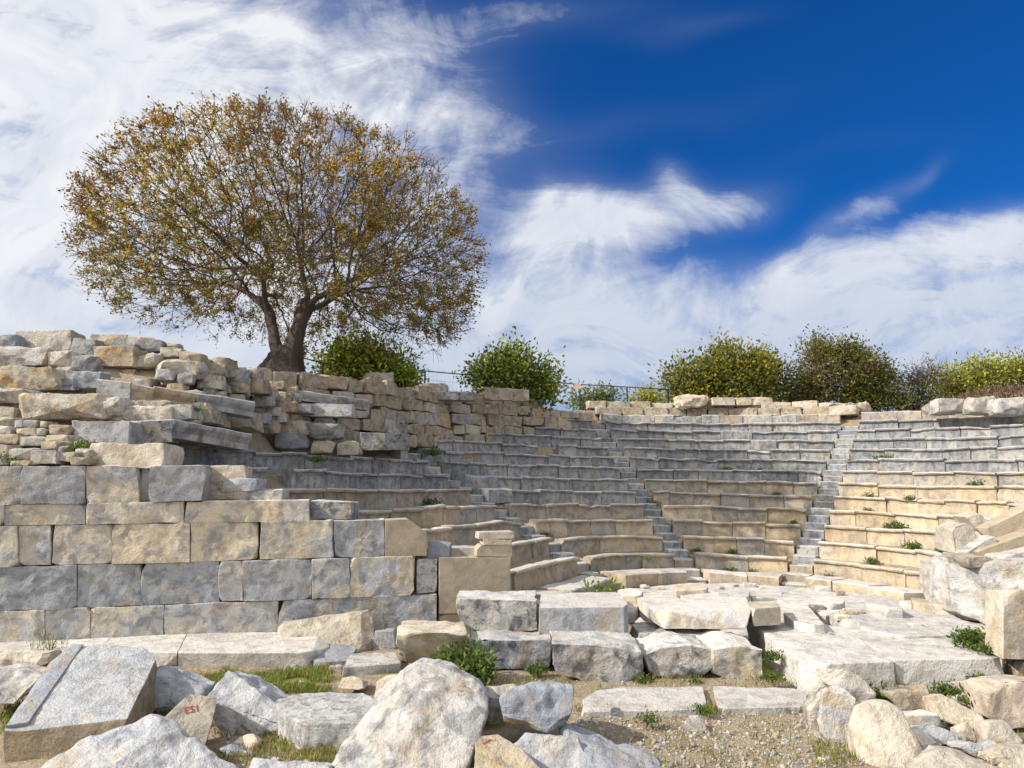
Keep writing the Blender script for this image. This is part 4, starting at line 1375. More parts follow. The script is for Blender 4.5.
loc, nr, _, _ = hit(n153, 192, 709)
if loc is not None:
    cu = bpy.data.curves.new("painted_number", "FONT")
    cu.body = "153"
    cu.size = 0.12
    cu.align_x = "CENTER"
    cu.align_y = "CENTER"
    cu.offset = 0.003
    tmp = bpy.data.objects.new("painted_number", cu)
    COL.objects.link(tmp)
    bpy.context.view_layer.update()
    dg = bpy.context.evaluated_depsgraph_get()
    me = bpy.data.meshes.new_from_object(tmp.evaluated_get(dg))
    bpy.data.objects.remove(tmp)
    bv = BVHTree.FromPolygons([v.co + n153.location for v in n153.data.vertices], [p.vertices[:] for p in n153.data.polygons])
    nr = Vector((nr.x, nr.y, nr.z)).normalized()
    xx = Vector((0, 0, 1)).cross(nr).normalized()
    yy = nr.cross(xx)
    bm = bmesh.new()
    bm.from_mesh(me)
    bmesh.ops.triangulate(bm, faces=bm.faces)
    refine(bm, 0.02, 5)
    for v in bm.verts:  # upside down, laid on the stone
        p = loc - xx * (v.co.x * 0.85) - yy * v.co.y + nr * 0.2
        h = bv.ray_cast(p, -nr)
        v.co = (h[0] if h[0] is not None else p - nr * 0.2) + nr * 0.004
    finish(bm, "painted_number", M["paint"], n153, smooth=0)
for o, (px, py) in ((mark1, (487, 742)),):
    loc, nr, _, _ = hit(o, px, py)
    if loc is None:
        continue
    bv = BVHTree.FromPolygons([v.co + o.location for v in o.data.vertices], [p.vertices[:] for p in o.data.polygons])
    xx = Vector((0, 0, 1)).cross(nr).normalized()
    yy = nr.cross(xx)
    bm = bmesh.new()
    for s in (-1, 0, 1):
        ring = []
        for i in range(10):
            a = i * math.pi / 5
            p = loc + xx * (0.028 * s + 0.020 * math.cos(a)) + yy * (0.012 * s + 0.012 * math.sin(a)) + nr * 0.1
            h = bv.ray_cast(p, -nr)
            ring.append(bm.verts.new((h[0] if h[0] is not None else p - nr * .1) + nr * (0.004 + 0.001 * s)))
        bm.faces.new(ring)
    finish(bm, "paint_mark", M["paint"], o, smooth=0)
# ---------------------------------------------------------------- plants
NR = np.random.default_rng(11)


def leaf_mesh(name, pos, dirs, length, width, midx, mats, parent, curl=0.25):
    """one small folded leaf (two triangles) per position; world-space arrays"""
    n = len(pos)
    up = NR.normal(size=(n, 3))
    d = dirs / np.linalg.norm(dirs, axis=1, keepdims=True)
    s = np.cross(d, up)
    s /= np.linalg.norm(s, axis=1, keepdims=True) + 1e-9
    nr = np.cross(s, d)
    L = (length * NR.uniform(0.65, 1.35, n))[:, None]
    Wd = (width * NR.uniform(0.7, 1.3, n))[:, None]
    a = pos
    b = pos + d * L * 0.5 + s * Wd * 0.5 + nr * L * curl * 0.4
    c = pos + d * L
    e = pos + d * L * 0.5 - s * Wd * 0.5 + nr * L * curl * 0.4
    V = np.stack([a, b, c, e], axis=1).reshape(-1, 3)
    wo = Vector((0, 0, 0))
    q = parent
    while q is not None:
        wo += q.location
        q = q.parent
    V = V - np.array(wo)
    me = bpy.data.meshes.new(name)
    me.vertices.add(4 * n)
    me.vertices.foreach_set("co", V.ravel())
    me.loops.add(4 * n)
    me.polygons.add(n)
    me.loops.foreach_set("vertex_index", np.arange(4 * n, dtype=np.int32))
    me.polygons.foreach_set("loop_start", np.arange(0, 4 * n, 4, dtype=np.int32))
    me.polygons.foreach_set("loop_total", np.full(n, 4, dtype=np.int32))
    me.polygons.foreach_set("material_index", midx.astype(np.int32))
    for m in mats:
        me.materials.append(m)
    me.update(calc_edges=True)
    me.validate()
    o = bpy.data.objects.new(name, me)
    COL.objects.link(o)
    if parent is not None:
        o.parent = parent
    return o


def tubes(name, segs, mat, parent, sides=5):
    """tapered tubes: segs [(p0, r0, p1, r1)]"""
    n = len(segs)
    P0 = np.array([s[0] for s in segs], float)
    P1 = np.array([s[2] for s in segs], float)
    r0 = np.array([s[1] for s in segs], float)
    r1 = np.array([s[3] for s in segs], float)
    d = P1 - P0
    d /= np.linalg.norm(d, axis=1, keepdims=True) + 1e-9
    ref = np.where(np.abs(d[:, 2:3]) > 0.9, np.array([[1.0, 0, 0]]), np.array([[0, 0, 1.0]]))
    u = np.cross(d, ref)
    u /= np.linalg.norm(u, axis=1, keepdims=True) + 1e-9
    w = np.cross(d, u)
    V = np.zeros((n, 2 * sides, 3))
    for k in range(sides):
        a = 2 * math.pi * k / sides
        o = u * math.cos(a) + w * math.sin(a)
        V[:, k] = P0 + o * r0[:, None]
        V[:, sides + k] = P1 + o * r1[:, None]
    V = V.reshape(-1, 3)
    wo = Vector((0, 0, 0))
    q = parent
    while q is not None:
        wo += q.location
        q = q.parent
    V = V - np.array(wo)
    base = (np.arange(n) * 2 * sides)[:, None]
    F_ = []
    for k in range(sides):
        k2 = (k + 1) % sides
        F_.append(np.concatenate([base + k, base + k2, base + sides + k2, base + sides + k], axis=1))
    F_ = np.concatenate(F_).astype(np.int32)
    nf = len(F_)
    me = bpy.data.meshes.new(name)
    me.vertices.add(len(V))
    me.vertices.foreach_set("co", V.ravel())
    me.loops.add(4 * nf)
    me.polygons.add(nf)
    me.loops.foreach_set("vertex_index", F_.ravel())
    me.polygons.foreach_set("loop_start", np.arange(0, 4 * nf, 4, dtype=np.int32))
    me.polygons.foreach_set("loop_total", np.full(nf, 4, dtype=np.int32))
    me.materials.append(mat)
    me.update(calc_edges=True)
    me.shade_smooth()
    o = bpy.data.objects.new(name, me)
    COL.objects.link(o)
    if parent is not None:
        o.parent = parent
    return o


# ---- the big tree, grown by space colonisation into a wide dome
TB = Vector((-7.0, 21.9, 5.75))
tree = empty("spreading_tree", TB)
tag(tree, "big broad-domed autumn tree with a forked trunk, standing on the bank's crest", "tree")
CC = np.array([-6.98, 22.0, 9.70])


def crown_ok(p):
    d = p - CC
    r = math.hypot(d[0] / 5.95, d[1] / 5.95)
    az = math.atan2(d[1], d[0])
    bump = 1 + 0.05 * noise.noise(Vector((d[0] * 0.5, d[1] * 0.5, d[2] * 0.5)))
    up = 4.05
    if d[2] >= 0:
        return r * r + (d[2] / up) ** 2 < bump
    # under side: rises towards the fork, droops at the rim (more to the right)
    droop = 2.15 + 0.5 * d[0] / 6.3
    if d[2] < -droop * (0.35 + 0.75 * min(1, r * 1.25)) * 1.0:
        return False
    return r < bump * (1.0 - 0.16 * (d[2] / droop) ** 2)


pts = []
while len(pts) < 15000:
    p = CC + NR.uniform([-6.8, -6.8, -3.2], [6.8, 6.8, 5.8])
    if not crown_ok(p):
        continue
    d = (p - CC) / np.array([6.35, 6.35, 5.35])
    rr = np.linalg.norm(d)
    if NR.random() < 0.25 + 0.75 * rr ** 2:
        pts.append(p)
pts = np.array(pts)


def vv(a, b, c):
    return np.array([TB.x + a, TB.y + b, TB.z + c])


nodes, par = [], []


def chain(points, start=-1):
    last = start
    for p in points:
        nodes.append(np.array(p, float))
        par.append(last)
        last = len(nodes) - 1
    return last


b0 = chain([vv(0, 0, 0), vv(0.0, 0, 0.35), vv(0.05, 0, 0.65)])
l1 = chain([vv(-0.22, 0.05, 1.0), vv(-0.38, 0.05, 1.35), vv(-0.48, 0.1, 1.75), vv(-0.58, 0.1, 2.15)], b0)
l2 = chain([vv(-0.95, 0.25, 2.55), vv(-1.35, 0.4, 2.85)], l1)
l3 = chain([vv(-0.65, -0.2, 2.6), vv(-0.6, -0.5, 3.0)], l1)
r1 = chain([vv(0.2, 0, 1.0), vv(0.32, 0, 1.4), vv(0.42, 0.05, 1.8), vv(0.5, 0.1, 2.2)], b0)
r2_ = chain([vv(0.6, 0.1, 2.7), vv(0.45, 0.1, 3.2), vv(0.35, 0.1, 3.7)], r1)
r3 = chain([vv(0.95, -0.1, 2.6), vv(1.6, -0.3, 2.8)], r1)
r4 = chain([vv(0.95, 0.6, 2.55), vv(1.2, 1.1, 2.95)], r1)
STEP, KILL, INF = 0.25, 0.38, 2.6
alive = np.ones(len(pts), bool)

for it in range(90):
    kd = KDTree(len(nodes))
    for i, p in enumerate(nodes):
        if i >= 6:
            kd.insert(p, i)
    kd.balance()
    acc = {}
    for j in np.nonzero(alive)[0]:
        co, i, dist = kd.find(pts[j])
        if dist < INF:
            v = pts[j] - nodes[i]
            v = v / (np.linalg.norm(v) + 1e-9)
            acc.setdefault(i, np.zeros(3))
            acc[i] += v
    if not acc:
        break
    new = []
    for i, v in acc.items():
        v = v / (np.linalg.norm(v) + 1e-9)
        v = v + NR.normal(0, 0.16, 3)
        if par[i] >= 0:
            pd = nodes[i] - nodes[par[i]]
            v = v + 0.55 * pd / (np.linalg.norm(pd) + 1e-9)
        v /= np.linalg.norm(v)
        new.append((nodes[i] + v * STEP, i))
    for p, i in new:
        nodes.append(p)
        par.append(i)
    kd2 = KDTree(len(new))
    for k, (p, i) in enumerate(new):
        kd2.insert(p, k)
    kd2.balance()
    for j in np.nonzero(alive)[0]:
        if kd2.find(pts[j])[2] < KILL:
            alive[j] = False
    if len(nodes) > 16000:
        break
NN = len(nodes)
kids = [0] * NN
for i in range(NN):
    if par[i] >= 0:
        kids[par[i]] += 1
rad = np.zeros(NN)
for i in range(NN - 1, -1, -1):
    if kids[i] == 0:
        rad[i] = 0.0062 ** 2.12
    if par[i] >= 0:
        rad[par[i]] += rad[i]
rad = rad ** (1 / 2.12)
# trunk radii follow the photograph
for i, v in zip(range(0, 3), (0.80, 0.58, 0.52)):
    rad[i] = v
for i, v in zip(range(3, 7), (0.22, 0.18, 0.165, 0.17)):
    rad[i] = v
sc = 0.30 / max(rad[i] for i in range(11, 15))
for i, v in zip(range(11, 15), (0.34, 0.28, 0.26, 0.28)):
    rad[i] = v
segs = [(nodes[par[i]], min(rad[par[i]], rad[i] * 1.35) if i > 15 else rad[par[i]], nodes[i], rad[i]) for i in range(15, NN) if par[i] >= 0]
segs += [(nodes[par[i]], min(rad[par[i]], rad[i] * 1.3), nodes[i], rad[i]) for i in range(7, 11)]
tubes("branches", segs, M["bark"], tree, 6)
# trunk: one skinned mesh with buttressed base
bm = bmesh.new()


def limb(ps, rs, nseg=14, flute=0.10):
    rings = []
    for k, (p, r) in enumerate(zip(ps, rs)):
        q = ps[min(k + 1, len(ps) - 1)] - ps[max(k - 1, 0)]
        d = Vector(q).normalized()
        u = d.cross(Vector((0, 1, 0.01))).normalized()
        w_ = d.cross(u)
        ring = []
        for i in range(nseg):
            a = 2 * math.pi * i / nseg
            f = 1 + flute * math.sin(3 * a + k * 0.5) + flute * 0.8 * math.sin(5 * a + 1 + 0.3 * k)
            ring.append(bm.verts.new(Vector(p) + (u * math.cos(a) + w_ * math.sin(a)) * r * f))
        rings.append(ring)
    for A, B in zip(rings, rings[1:]):
        for i in range(nseg):
            bm.faces.new((A[i], A[(i + 1) % nseg], B[(i + 1) % nseg], B[i]))


limb([vv(-0.05, 0, -0.5), vv(-0.05, 0, 0.02), vv(-0.05, 0, 0.22), vv(0, 0, 0.5), vv(0.02, 0, 0.85), vv(0.03, 0, 1.05)], [1.25, 0.98, 0.72, 0.55, 0.48, 0.26], 20, 0.13)
limb([vv(-0.1, 0, 0.55), vv(-0.25, 0.03, 0.95), vv(-0.38, 0.05, 1.35), vv(-0.48, 0.1, 1.75), vv(-0.58, 0.1, 2.2), vv(-0.66, 0.1, 2.4)], [0.31, 0.21, 0.16, 0.145, 0.145, 0.12], 12, 0.06)
limb([vv(0.12, 0, 0.5), vv(0.22, 0, 1.0), vv(0.32, 0, 1.4), vv(0.42, 0.05, 1.8), vv(0.5, 0.1, 2.25), vv(0.52, 0.1, 2.6)], [0.40, 0.30, 0.245, 0.225, 0.24, 0.18], 14, 0.07)
bmesh.ops.recalc_face_normals(bm, faces=bm.faces)
refine(bm, 0.16, 3)
roughen(bm, 0.05, 2.2, 3)
finish(bm, "trunk", M["bark"], tree, smooth=1.2)
# fine twigs and leaves on every thin node
tw, lp, ld, lm = [], [], [], []
for i in range(15, NN):
    if rad[i] > 0.035:
        continue
    p = nodes[i]
    d0 = p - nodes[par[i]]
    d0 /= np.linalg.norm(d0) + 1e-9
    out = (p - CC) / np.array([6.35, 6.35, 5.35])
    rr = np.linalg.norm(out)
    for k in range(6 if kids[i] == 0 else (1 if i % 3 else 0)):
        d = d0 * 0.8 + NR.normal(0, 0.55, 3) + out * 0.5 + np.array([0, 0, 0.12])
        d /= np.linalg.norm(d)
        l = NR.uniform(0.25, 0.62)
        e1 = p + d * l * 0.5
        d2 = d + NR.normal(0, 0.3, 3)
        d2 /= np.linalg.norm(d2)
        e2 = e1 + d2 * l * 0.5
        tw.append((p, 0.0085, e1, 0.0065))
        tw.append((e1, 0.0065, e2, 0.004))
        # leaf density: sparse outside (bare reddish twigs), denser inside and low
        cl = noise.noise(Vector(p) * 0.55 + Vector((9, 2, 4)))
        den = 13.0 * sstep(-0.36, 0.40, noise.noise(Vector(p) * 0.95)) * (0.85 + 0.7 * cl) - 1.5 * max(0, out[2]) * (1 if rr > 0.8 else 0.3)
        if out[2] < 0.05:
            den += 1.2
        m = max(0, int(den + NR.uniform(-1, 1)))
        for q in range(m):
            t = NR.random()
            pp = p + (e2 - p) * t + NR.normal(0, 0.05, 3)
            lp.append(pp)
            ld.append(d + NR.normal(0, 0.8, 3))
            h = out[2] + 0.35 * noise.noise(Vector(pp) * 0.45) + NR.normal(0, 0.12)
            warm = noise.noise(Vector(pp) * 0.4 + Vector((3, 7, 1))) + NR.normal(0, 0.22) + (0.22 if out[0] < 0 else -0.08)
            if rr > 0.83 and h > 0.15 and NR.random() < 0.55:
                lm.append(2)
            elif h < 0.08:
                lm.append(0 if NR.random() < 0.66 else (1 if warm > 0 else 2))
            elif warm > 0.18:
                lm.append(3 if NR.random() < 0.35 else 1)
            elif warm > -0.12:
                lm.append(1 if NR.random() < 0.7 else 0)
            else:
                lm.append(0 if NR.random() < 0.35 else 2)
tubes("twigs", tw, M["twig"], tree, 3)
leaf_mesh("crown", np.array(lp), np.array(ld), 0.088, 0.054, np.array(lm), [M["leaf_olive"], M["leaf_ochre"], M["leaf_rust"], M["leaf_yellow"]], tree)
print("tree nodes", NN, "twigs", len(tw), "leaves", len(lp))


# ---- bushes and small trees along the rim
def bush(name, cat, label, blobs, base, mats, weights, n_leaf, llen, lwid, stems=14, group=None, seed=1, hollow=0.45, bare=0.0, stem_mat="twig"):
    """blobs [(px, py, rx_px, ry_px, Y)]: leaf clumps around branch tips through each blob's volume"""
    global NR
    NR = np.random.default_rng(seed)
    root = empty(name, base)
    tag(root, label, cat, group)
    B = np.array(base)
    n_leaf = int(n_leaf * 1.9)
    hollow *= 0.75
    tot = sum(b[2] * b[3] for b in blobs)
    segs, LP, LD, LM = [], [], [], []
    ntw = 0
    stemnodes = []
    for (px, py, rx, ry, Y) in blobs:
        c = np.array(PY(px, py + (5 if px > 560 else 2), Y))
        s = Y / F
        rad3 = np.array([rx * s, 0.5 * (rx + ry) * s * 0.9, ry * s]) * 0.90
        share = rx * ry / tot
        ntip = max(8, int(n_leaf * share / 22))
        hubs = []
        for k in range(max(3, int(stems * share) + 2)):
            h = c + NR.normal(0, 0.30, 3) * rad3
            g = B + np.array([NR.normal(0, 0.25 + rad3[0] * 0.2), NR.normal(0, 0.25), 0])
            mid = g + (h - g) * 0.5 + NR.normal(0, 0.15, 3)
            segs += [(g, 0.045, mid, 0.032), (mid, 0.032, h, 0.02)]
            hubs.append(h)
        hubs = np.array(hubs)
        for k in range(ntip):
            d = NR.normal(size=3)
            d /= np.linalg.norm(d)
            lump = 1 + 0.36 * noise.noise(Vector(d) * 3.1 + Vector((seed, px * 0.1, 0)))
            rr = (hollow + (1 - hollow) * NR.random() ** 0.6) * lump
            tip = c + d * rad3 * rr
            if tip[2] < B[2] + 0.05:
                tip[2] = B[2] + 0.05 + abs(NR.normal(0, 0.2))
            h = hubs[np.argmin(np.linalg.norm(hubs - tip, axis=1))]
            mid = (h + tip) / 2 + NR.normal(0, 0.10, 3)
            segs += [(h, 0.016, mid, 0.011), (mid, 0.011, tip, 0.005)]
            if NR.random() < bare:
                for q in range(3):
                    dd = (tip - c) / rad3 + NR.normal(0, 0.5, 3) + np.array([0, 0, .5])
                    segs.append((tip, 0.006, tip + dd / np.linalg.norm(dd) * NR.uniform(0.2, 0.5), 0.003))
                continue
            m = int(22 * NR.uniform(0.6, 1.4))
            cm = NR.choice(len(mats), p=weights)
            spread = llen * 1.7
            for q in range(m):
                pp = tip + NR.normal(0, spread, 3)
                LP.append(pp)
                LD.append(d + NR.normal(0, 0.7, 3) + np.array([0, 0, 0.35]))
                LM.append(cm if NR.random() < 0.7 else NR.choice(len(mats), p=weights))
    tubes("branches", segs, M[stem_mat], root, 4)
    leaf_mesh("crown", np.array(LP), np.array(LD), llen, lwid, np.array(LM), [M[m] for m in mats], root)
    return root


def ground_pt(px, Y, z=5.75):
    p = PY(px, 400, Y)
    return (p.x, p.y, z)


bush("green_bush", "bush", "round bright green bush behind the railing, right of the big tree's trunk", [(345, 370, 30, 26, 27), (385, 374, 30, 20, 27), (352, 350, 20, 13, 27), (372, 356, 14, 12, 27), (402, 380, 18, 14, 27)], ground_pt(362, 27), ["leaf_bright", "leaf_green", "leaf_dark"], [0.55, 0.33, 0.12], 5200, 0.17, 0.10, seed=3, group="bushes along the rim")
bush("green_bush", "bush", "loose green bush over the rough wall in the middle, in front of the railing", [(500, 378, 30, 26, 29), (528, 380, 30, 26, 29), (510, 358, 20, 15, 29), (545, 388, 18, 16, 29), (480, 372, 14, 14, 29)], ground_pt(513, 29), ["leaf_green", "leaf_bright", "leaf_dark"], [0.5, 0.25, 0.25], 4200, 0.17, 0.095, seed=4, group="bushes along the rim", hollow=0.3)
bush("low_bush", "bush", "small green shrub seen through the railing, left of the two fence posts", [(588, 396, 22, 9, 37), (604, 393, 14, 9, 37)], ground_pt(593, 37), ["leaf_green", "leaf_dark"], [0.6, 0.4], 1000, 0.16, 0.09, seed=5, group="bushes along the rim")
bush("low_bush", "bush", "small yellow-green shrub behind the railing, left of the round olive-gold bush", [(642, 397, 20, 12, 38), (656, 400, 16, 12, 38)], ground_pt(648, 38), ["leaf_gold", "leaf_bright"], [0.6, 0.4], 1000, 0.16, 0.09, seed=6, group="bushes along the rim")
bush("round_bush", "bush", "dense olive-gold bush with rounded lobes on the rim, at the right end of the railing", [(690, 378, 28, 26, 34), (722, 370, 24, 30, 34), (748, 376, 26, 30, 34), (712, 392, 46, 18, 34), (726, 346, 9, 9, 34), (757, 362, 14, 16, 34)], ground_pt(722, 34), ["leaf_gold", "leaf_dark", "leaf_green"], [0.58, 0.27, 0.15], 7000, 0.19, 0.11, seed=7, group="bushes along the rim")
bush("dark_shrub", "bush", "thin dark shrub between the olive-gold bush and the tall brown tree-like bush", [(775, 378, 24, 28, 35), (790, 390, 20, 20, 35), (764, 352, 12, 14, 35)], ground_pt(780, 35), ["leaf_dark", "leaf_olive", "leaf_brown"], [0.5, 0.3, 0.2], 2300, 0.15, 0.085, seed=8, group="bushes along the rim", bare=0.25, hollow=0.2)
bush("brown_bush", "bush", "tall brown-green bush, left half of the double one at the head of the right stairway", [(818, 366, 24, 34, 35.5), (808, 388, 20, 22, 35.5), (822, 345, 14, 12, 35.5)], ground_pt(815, 35.5), ["leaf_brown", "leaf_olive", "leaf_dark"], [0.45, 0.35, 0.2], 4200, 0.15, 0.085, seed=9, group="bushes along the rim", bare=0.18)
bush("brown_bush", "bush", "broad brown-green bush, right half of the double one at the head of the right stairway", [(855, 368, 24, 34, 35), (874, 380, 24, 28, 35), (850, 348, 16, 14, 35), (862, 396, 34, 14, 35)], ground_pt(862, 35), ["leaf_olive", "leaf_dark", "leaf_brown"], [0.42, 0.30, 0.28], 6200, 0.15, 0.085, seed=10, group="bushes along the rim", bare=0.12)
bush("bare_shrub", "bush", "nearly bare grey twiggy shrub between the brown bush and the yellow-green one", [(915, 376, 22, 24, 35), (930, 370, 18, 20, 35), (905, 392, 16, 14, 35)], ground_pt(915, 35), ["leaf_brown", "leaf_dark"], [0.6, 0.4], 2400, 0.11, 0.06, seed=12, group="bushes along the rim", bare=0.72, hollow=0.15)
bush("yellow_bush", "bush", "yellow-green bush on the right behind the brown heath", [(955, 380, 24, 22, 36), (985, 372, 26, 20, 36.5), (1015, 368, 24, 16, 37), (1050, 364, 24, 18, 37), (965, 396, 26, 10, 36)], ground_pt(985, 36.5), ["leaf_gold", "leaf_bright", "leaf_dark"], [0.45, 0.35, 0.2], 5200, 0.17, 0.09, seed=13, group="bushes along the rim", hollow=0.25)

bush("dark_shrub", "bush", "low dark undergrowth at the foot of the olive-gold bush, behind the smooth rim slabs", [(735, 398, 32, 12, 33.5), (765, 398, 24, 13, 33.5)], ground_pt(745, 33.5), ["leaf_dark", "leaf_olive"], [0.7, 0.3], 1500, 0.15, 0.085, seed=41, group="bushes along the rim")
bush("dark_shrub", "bush", "low dark undergrowth between the double brown bush and the bare twiggy shrub", [(893, 394, 26, 16, 34.5), (925, 398, 26, 12, 34.5)], ground_pt(905, 34.5), ["leaf_dark", "leaf_brown", "leaf_green"], [0.5, 0.3, 0.2], 1500, 0.14, 0.08, seed=42, group="bushes along the rim", bare=0.2)

# brown heath: nobody could count its plants
NR = np.random.default_rng(21)
hp, hd = [], []
for i in range(15000):
    x, y = NR.uniform(15.5, 30), NR.uniform(29.8, 37)
    z = gz(x, y)
    if z < 5.72 + 0.25 * noise.noise(Vector((x, y, 0))):
        continue
    hp.append((x, y, z + abs(NR.normal(0, 0.12))))
    hd.append((NR.normal(0, 0.5), NR.normal(0, 0.5), 1.0))
if hp:
    o = leaf_mesh("heather", np.array(hp), np.array(hd), 0.22, 0.05, NR.integers(0, 2, len(hp)) * (NR.random(len(hp)) < 0.2), [M["heather"], M["leaf_brown"]], None)
    tag(o, "brown dry heath covering the low mound at right", "heath", kind="stuff")

# ---- weeds


def weed(label, p, size, n, mats=("weed", "leaf_green"), group="weeds on the ruins", lw=0.42, up=0.5, name="weed"):
    global NR
    NR = np.random.default_rng(int(abs(p[0] * 991 + p[1] * 77)) + 5)
    n = int(n * 1.8)
    size *= 0.82
    mats = tuple(mats) + (("leaf_gold",) if n % 2 else ("leaf_dark",))
    root = empty(name, p)
    tag(root, label, "weed", group)
    P = NR.normal(0, 1, (n, 3)) * np.array([size * 0.34, size * 0.28, 0])
    P = P * np.minimum(1.0, size * 0.75 / (np.linalg.norm(P, axis=1, keepdims=True) + 1e-6)) + np.array(p)
    P[:, 2] += np.abs(NR.normal(0, size * 0.22, n))
    D = NR.normal(0, 0.7, (n, 3)) + np.array([0, 0, up])
    leaf_mesh("leaves", P, D, size * 0.22, size * 0.22 * lw, NR.integers(0, len(mats), n), [M[m] for m in mats], root)
    tubes("stem", [(np.array(p) - np.array([0, 0, 0.03]), 0.006, np.array(p) + NR.normal(0, size * 0.2, 3) * np.array([1, 1, 0]) + np.array([0, 0, size * 0.5]), 0.003) for _ in range(5)], M["weed"], root, 3)
    return root


def on_bench(k, px, a_lo=8, a_hi=139):
    best = None
    a = a_lo
    while a < a_hi:
        x, y = seat_pt(R0 + W * k - 0.06, a)
        e = abs(proj((x, y, Z0 + RISE * (k - 1)))[0] - px)
        if best is None or e < best[0]:
            best = (e, x, y)
        a += 0.3
    return (best[1], best[2], Z0 + RISE * (k - 1) + tilt(best[1]) - 0.05)


for (k, px, s, lab) in [
    (5, 652, 0.42, "weed clump in the left stairway beside the fifth bench of the middle wedge"), (8, 727, 0.42, "green weed growing on the eighth bench of the middle wedge"),
    (8, 760, 0.30, "low weed strip on the eighth bench near the right stairway"), (2, 697, 0.30, "weed tuft on the second bench near the middle wedge's left end"),
    (2, 732, 0.30, "weed tuft at the second bench's foot in mid wedge"), (1, 730, 0.32, "weed at the foot of the lowest moulded bench, mid wedge"),
    (1, 752, 0.26, "small weed at the foot of the lowest moulded bench near the right stairway"), (9, 882, 0.55, "leafy weed on the ninth bench just right of the right stairway"),
    (10, 893, 0.30, "little weed low on the upper grey benches right of the right stairway"), (6, 870, 0.36, "weed on the sixth golden bench right of the right stairway"),
    (5, 868, 0.30, "weed at the fifth golden bench right of the right stairway"), (4, 896, 0.55, "bright round weed on the fourth golden bench"),
    (3, 912, 0.40, "weed on the third golden bench above the block joint"), (3, 939, 0.24, "small weed on the third golden bench toward the fallen heap"),
    (2, 872, 0.34, "dry-topped weed on the second golden bench"), (7, 975, 0.45, "weed on the seventh bench above the fallen heap"),
    (6, 910, 0.26, "small weed on the sixth bench right of mid"), (1, 828, 0.3, "weed at the foot of the right stairway"),
    (4, 792, 0.26, "weed on the fourth bench at the right stairway's left edge"), (6, 776, 0.26, "weed on the sixth bench left of the right stairway"),
    (3, 545, 0.34, "weed in the gap of the ruined short stairway"), (5, 430, 0.5, "weed strip growing on the fifth left bench below a grey block"),
]:
    weed(lab, on_bench(k, px, 141 if px < 470 else 8, 200 if px < 470 else 139), s, 130)
for (px, py, Y, s, n, lab, up) in [
    (462, 668, 10.3, 0.66, 420, "big leafy weed in front of the cream flat-topped block", 0.4), (476, 679, 10.1, 0.46, 260, "second leafy weed spreading right of the big one, below the dark lower block", 0.3),
    (536, 674, 10.6, 0.30, 200, "dark green weed between the first two lower blocks", 0.9), (643, 682, 10.25, 0.24, 130, "weed at the foot of the joint between the second and third lower blocks", 0.6),
    (696, 684, 10.2, 0.2, 100, "small weed before the rounded lower block", 0.6), (770, 660, 10.4, 0.3, 150, "weed in the shaded gap between the lower blocks and the platform", 0.6),
    (772, 680, 9.9, 0.26, 130, "second weed lower in the gap beside the platform", 0.5), (972, 644, 10.35, 0.42, 360, "bright leafy weed on the platform beside the tan upright block", 0.25),
    (985, 652, 10.0, 0.25, 140, "smaller leafy weed on the platform edge at the tan block's foot", 0.3), (605, 596, 15.5, 0.75, 45, "tall loose weed standing on the orchestra floor behind the notched block", 1.4),
    (884, 704, 8.9, 0.4, 200, "grassy weed under the platform front between the cream and brownish stones", 1.0), (945, 694, 9.0, 0.3, 120, "leafy weed against the platform's front face", 0.8),
    (980, 706, 8.7, 0.42, 220, "long-leaved green weed left of the pink-tan boulder", 1.3), (980, 682, 9.2, 0.24, 120, "low weed at the right end of the platform's front face", .6),
    (82, 450, 12.3, 0.35, 160, "moss-like weed in the gap right of the small dry wall", 0.6), (10, 464, 12.0, 0.35, 200, "grass clump on top of the ashlar wall at the left edge", 0.8),
    (195, 412, 13.9, 0.3, 90, "small weed under the tilted bench blocks", 0.6), (318, 462, 17.2, 0.35, 130, "weed at the broken end of the seventh bench below the rough wall", 0.6),
    (432, 455, 22.5, 0.5, 160, "weed patch in the ruined stair below the rough wall", 0.5), (648, 560, 18.8, .25, 60, "small weed at the foot of the left stairway", .6),
    (648, 722, 8.45, 0.22, 110, "small yellow-green weed alone on the gravel path", 0.4), (700, 712, 8.75, .2, 90, "weed tuft at the near edge of the right sill slab", .7),
]:
    p = PY(px, py, Y)
    weed(lab, (p.x, p.y, p.z), s, n, up=up)
p = PZ(50, 650, 0.22)
weed("dry yellow-green grass tuft growing on the ledge slab at left", (p.x, p.y, p.z), 0.5, 90, mats=("drygrass", "grass"), lw=0.10, up=1.4, name="grass_tuft")

# ---- grass blades and gravel (uncountable)
NR = np.random.default_rng(33)
gp, gd, gm = [], [], []
reg = [(165, 330, 670, 694, 6000, 0), (215, 330, 715, 766, 1300, 1), (465, 505, 690, 766, 1500, 1), (0, 40, 690, 735, 900, 0), (150, 210, 690, 720, 500, 0), (575, 805, 709, 714, 700, 1), (480, 800, 678, 690, 650, 1), (870, 1020, 690, 735, 900, 0), (340, 400, 664, 676, 260, 1), (590, 820, 712, 768, 420, 1), (815, 860, 740, 768, 250, 1), (690, 720, 708, 716, 150, 0), (300, 345, 735, 766, 500, 1)]
for (x0, x1, y0, y1, n, dry_) in reg:
    for i in range(int(n * 1.6)):
        x, y = NR.uniform(x0, x1), NR.uniform(y0, y1)
        p = PZ(x, y, 0)
        cl = noise.noise(Vector((p.x * 1.7, p.y * 1.7, 4.0)))
        if cl < -0.14 + 0.08 * dry_:
            continue
        gp.append((p.x, p.y, gz(p.x, p.y) - 0.01))
        gd.append((NR.normal(0, 0.45), NR.normal(0, 0.45), 1))
        gm.append(1 if NR.random() < (0.2 + 0.4 * dry_) else 0)
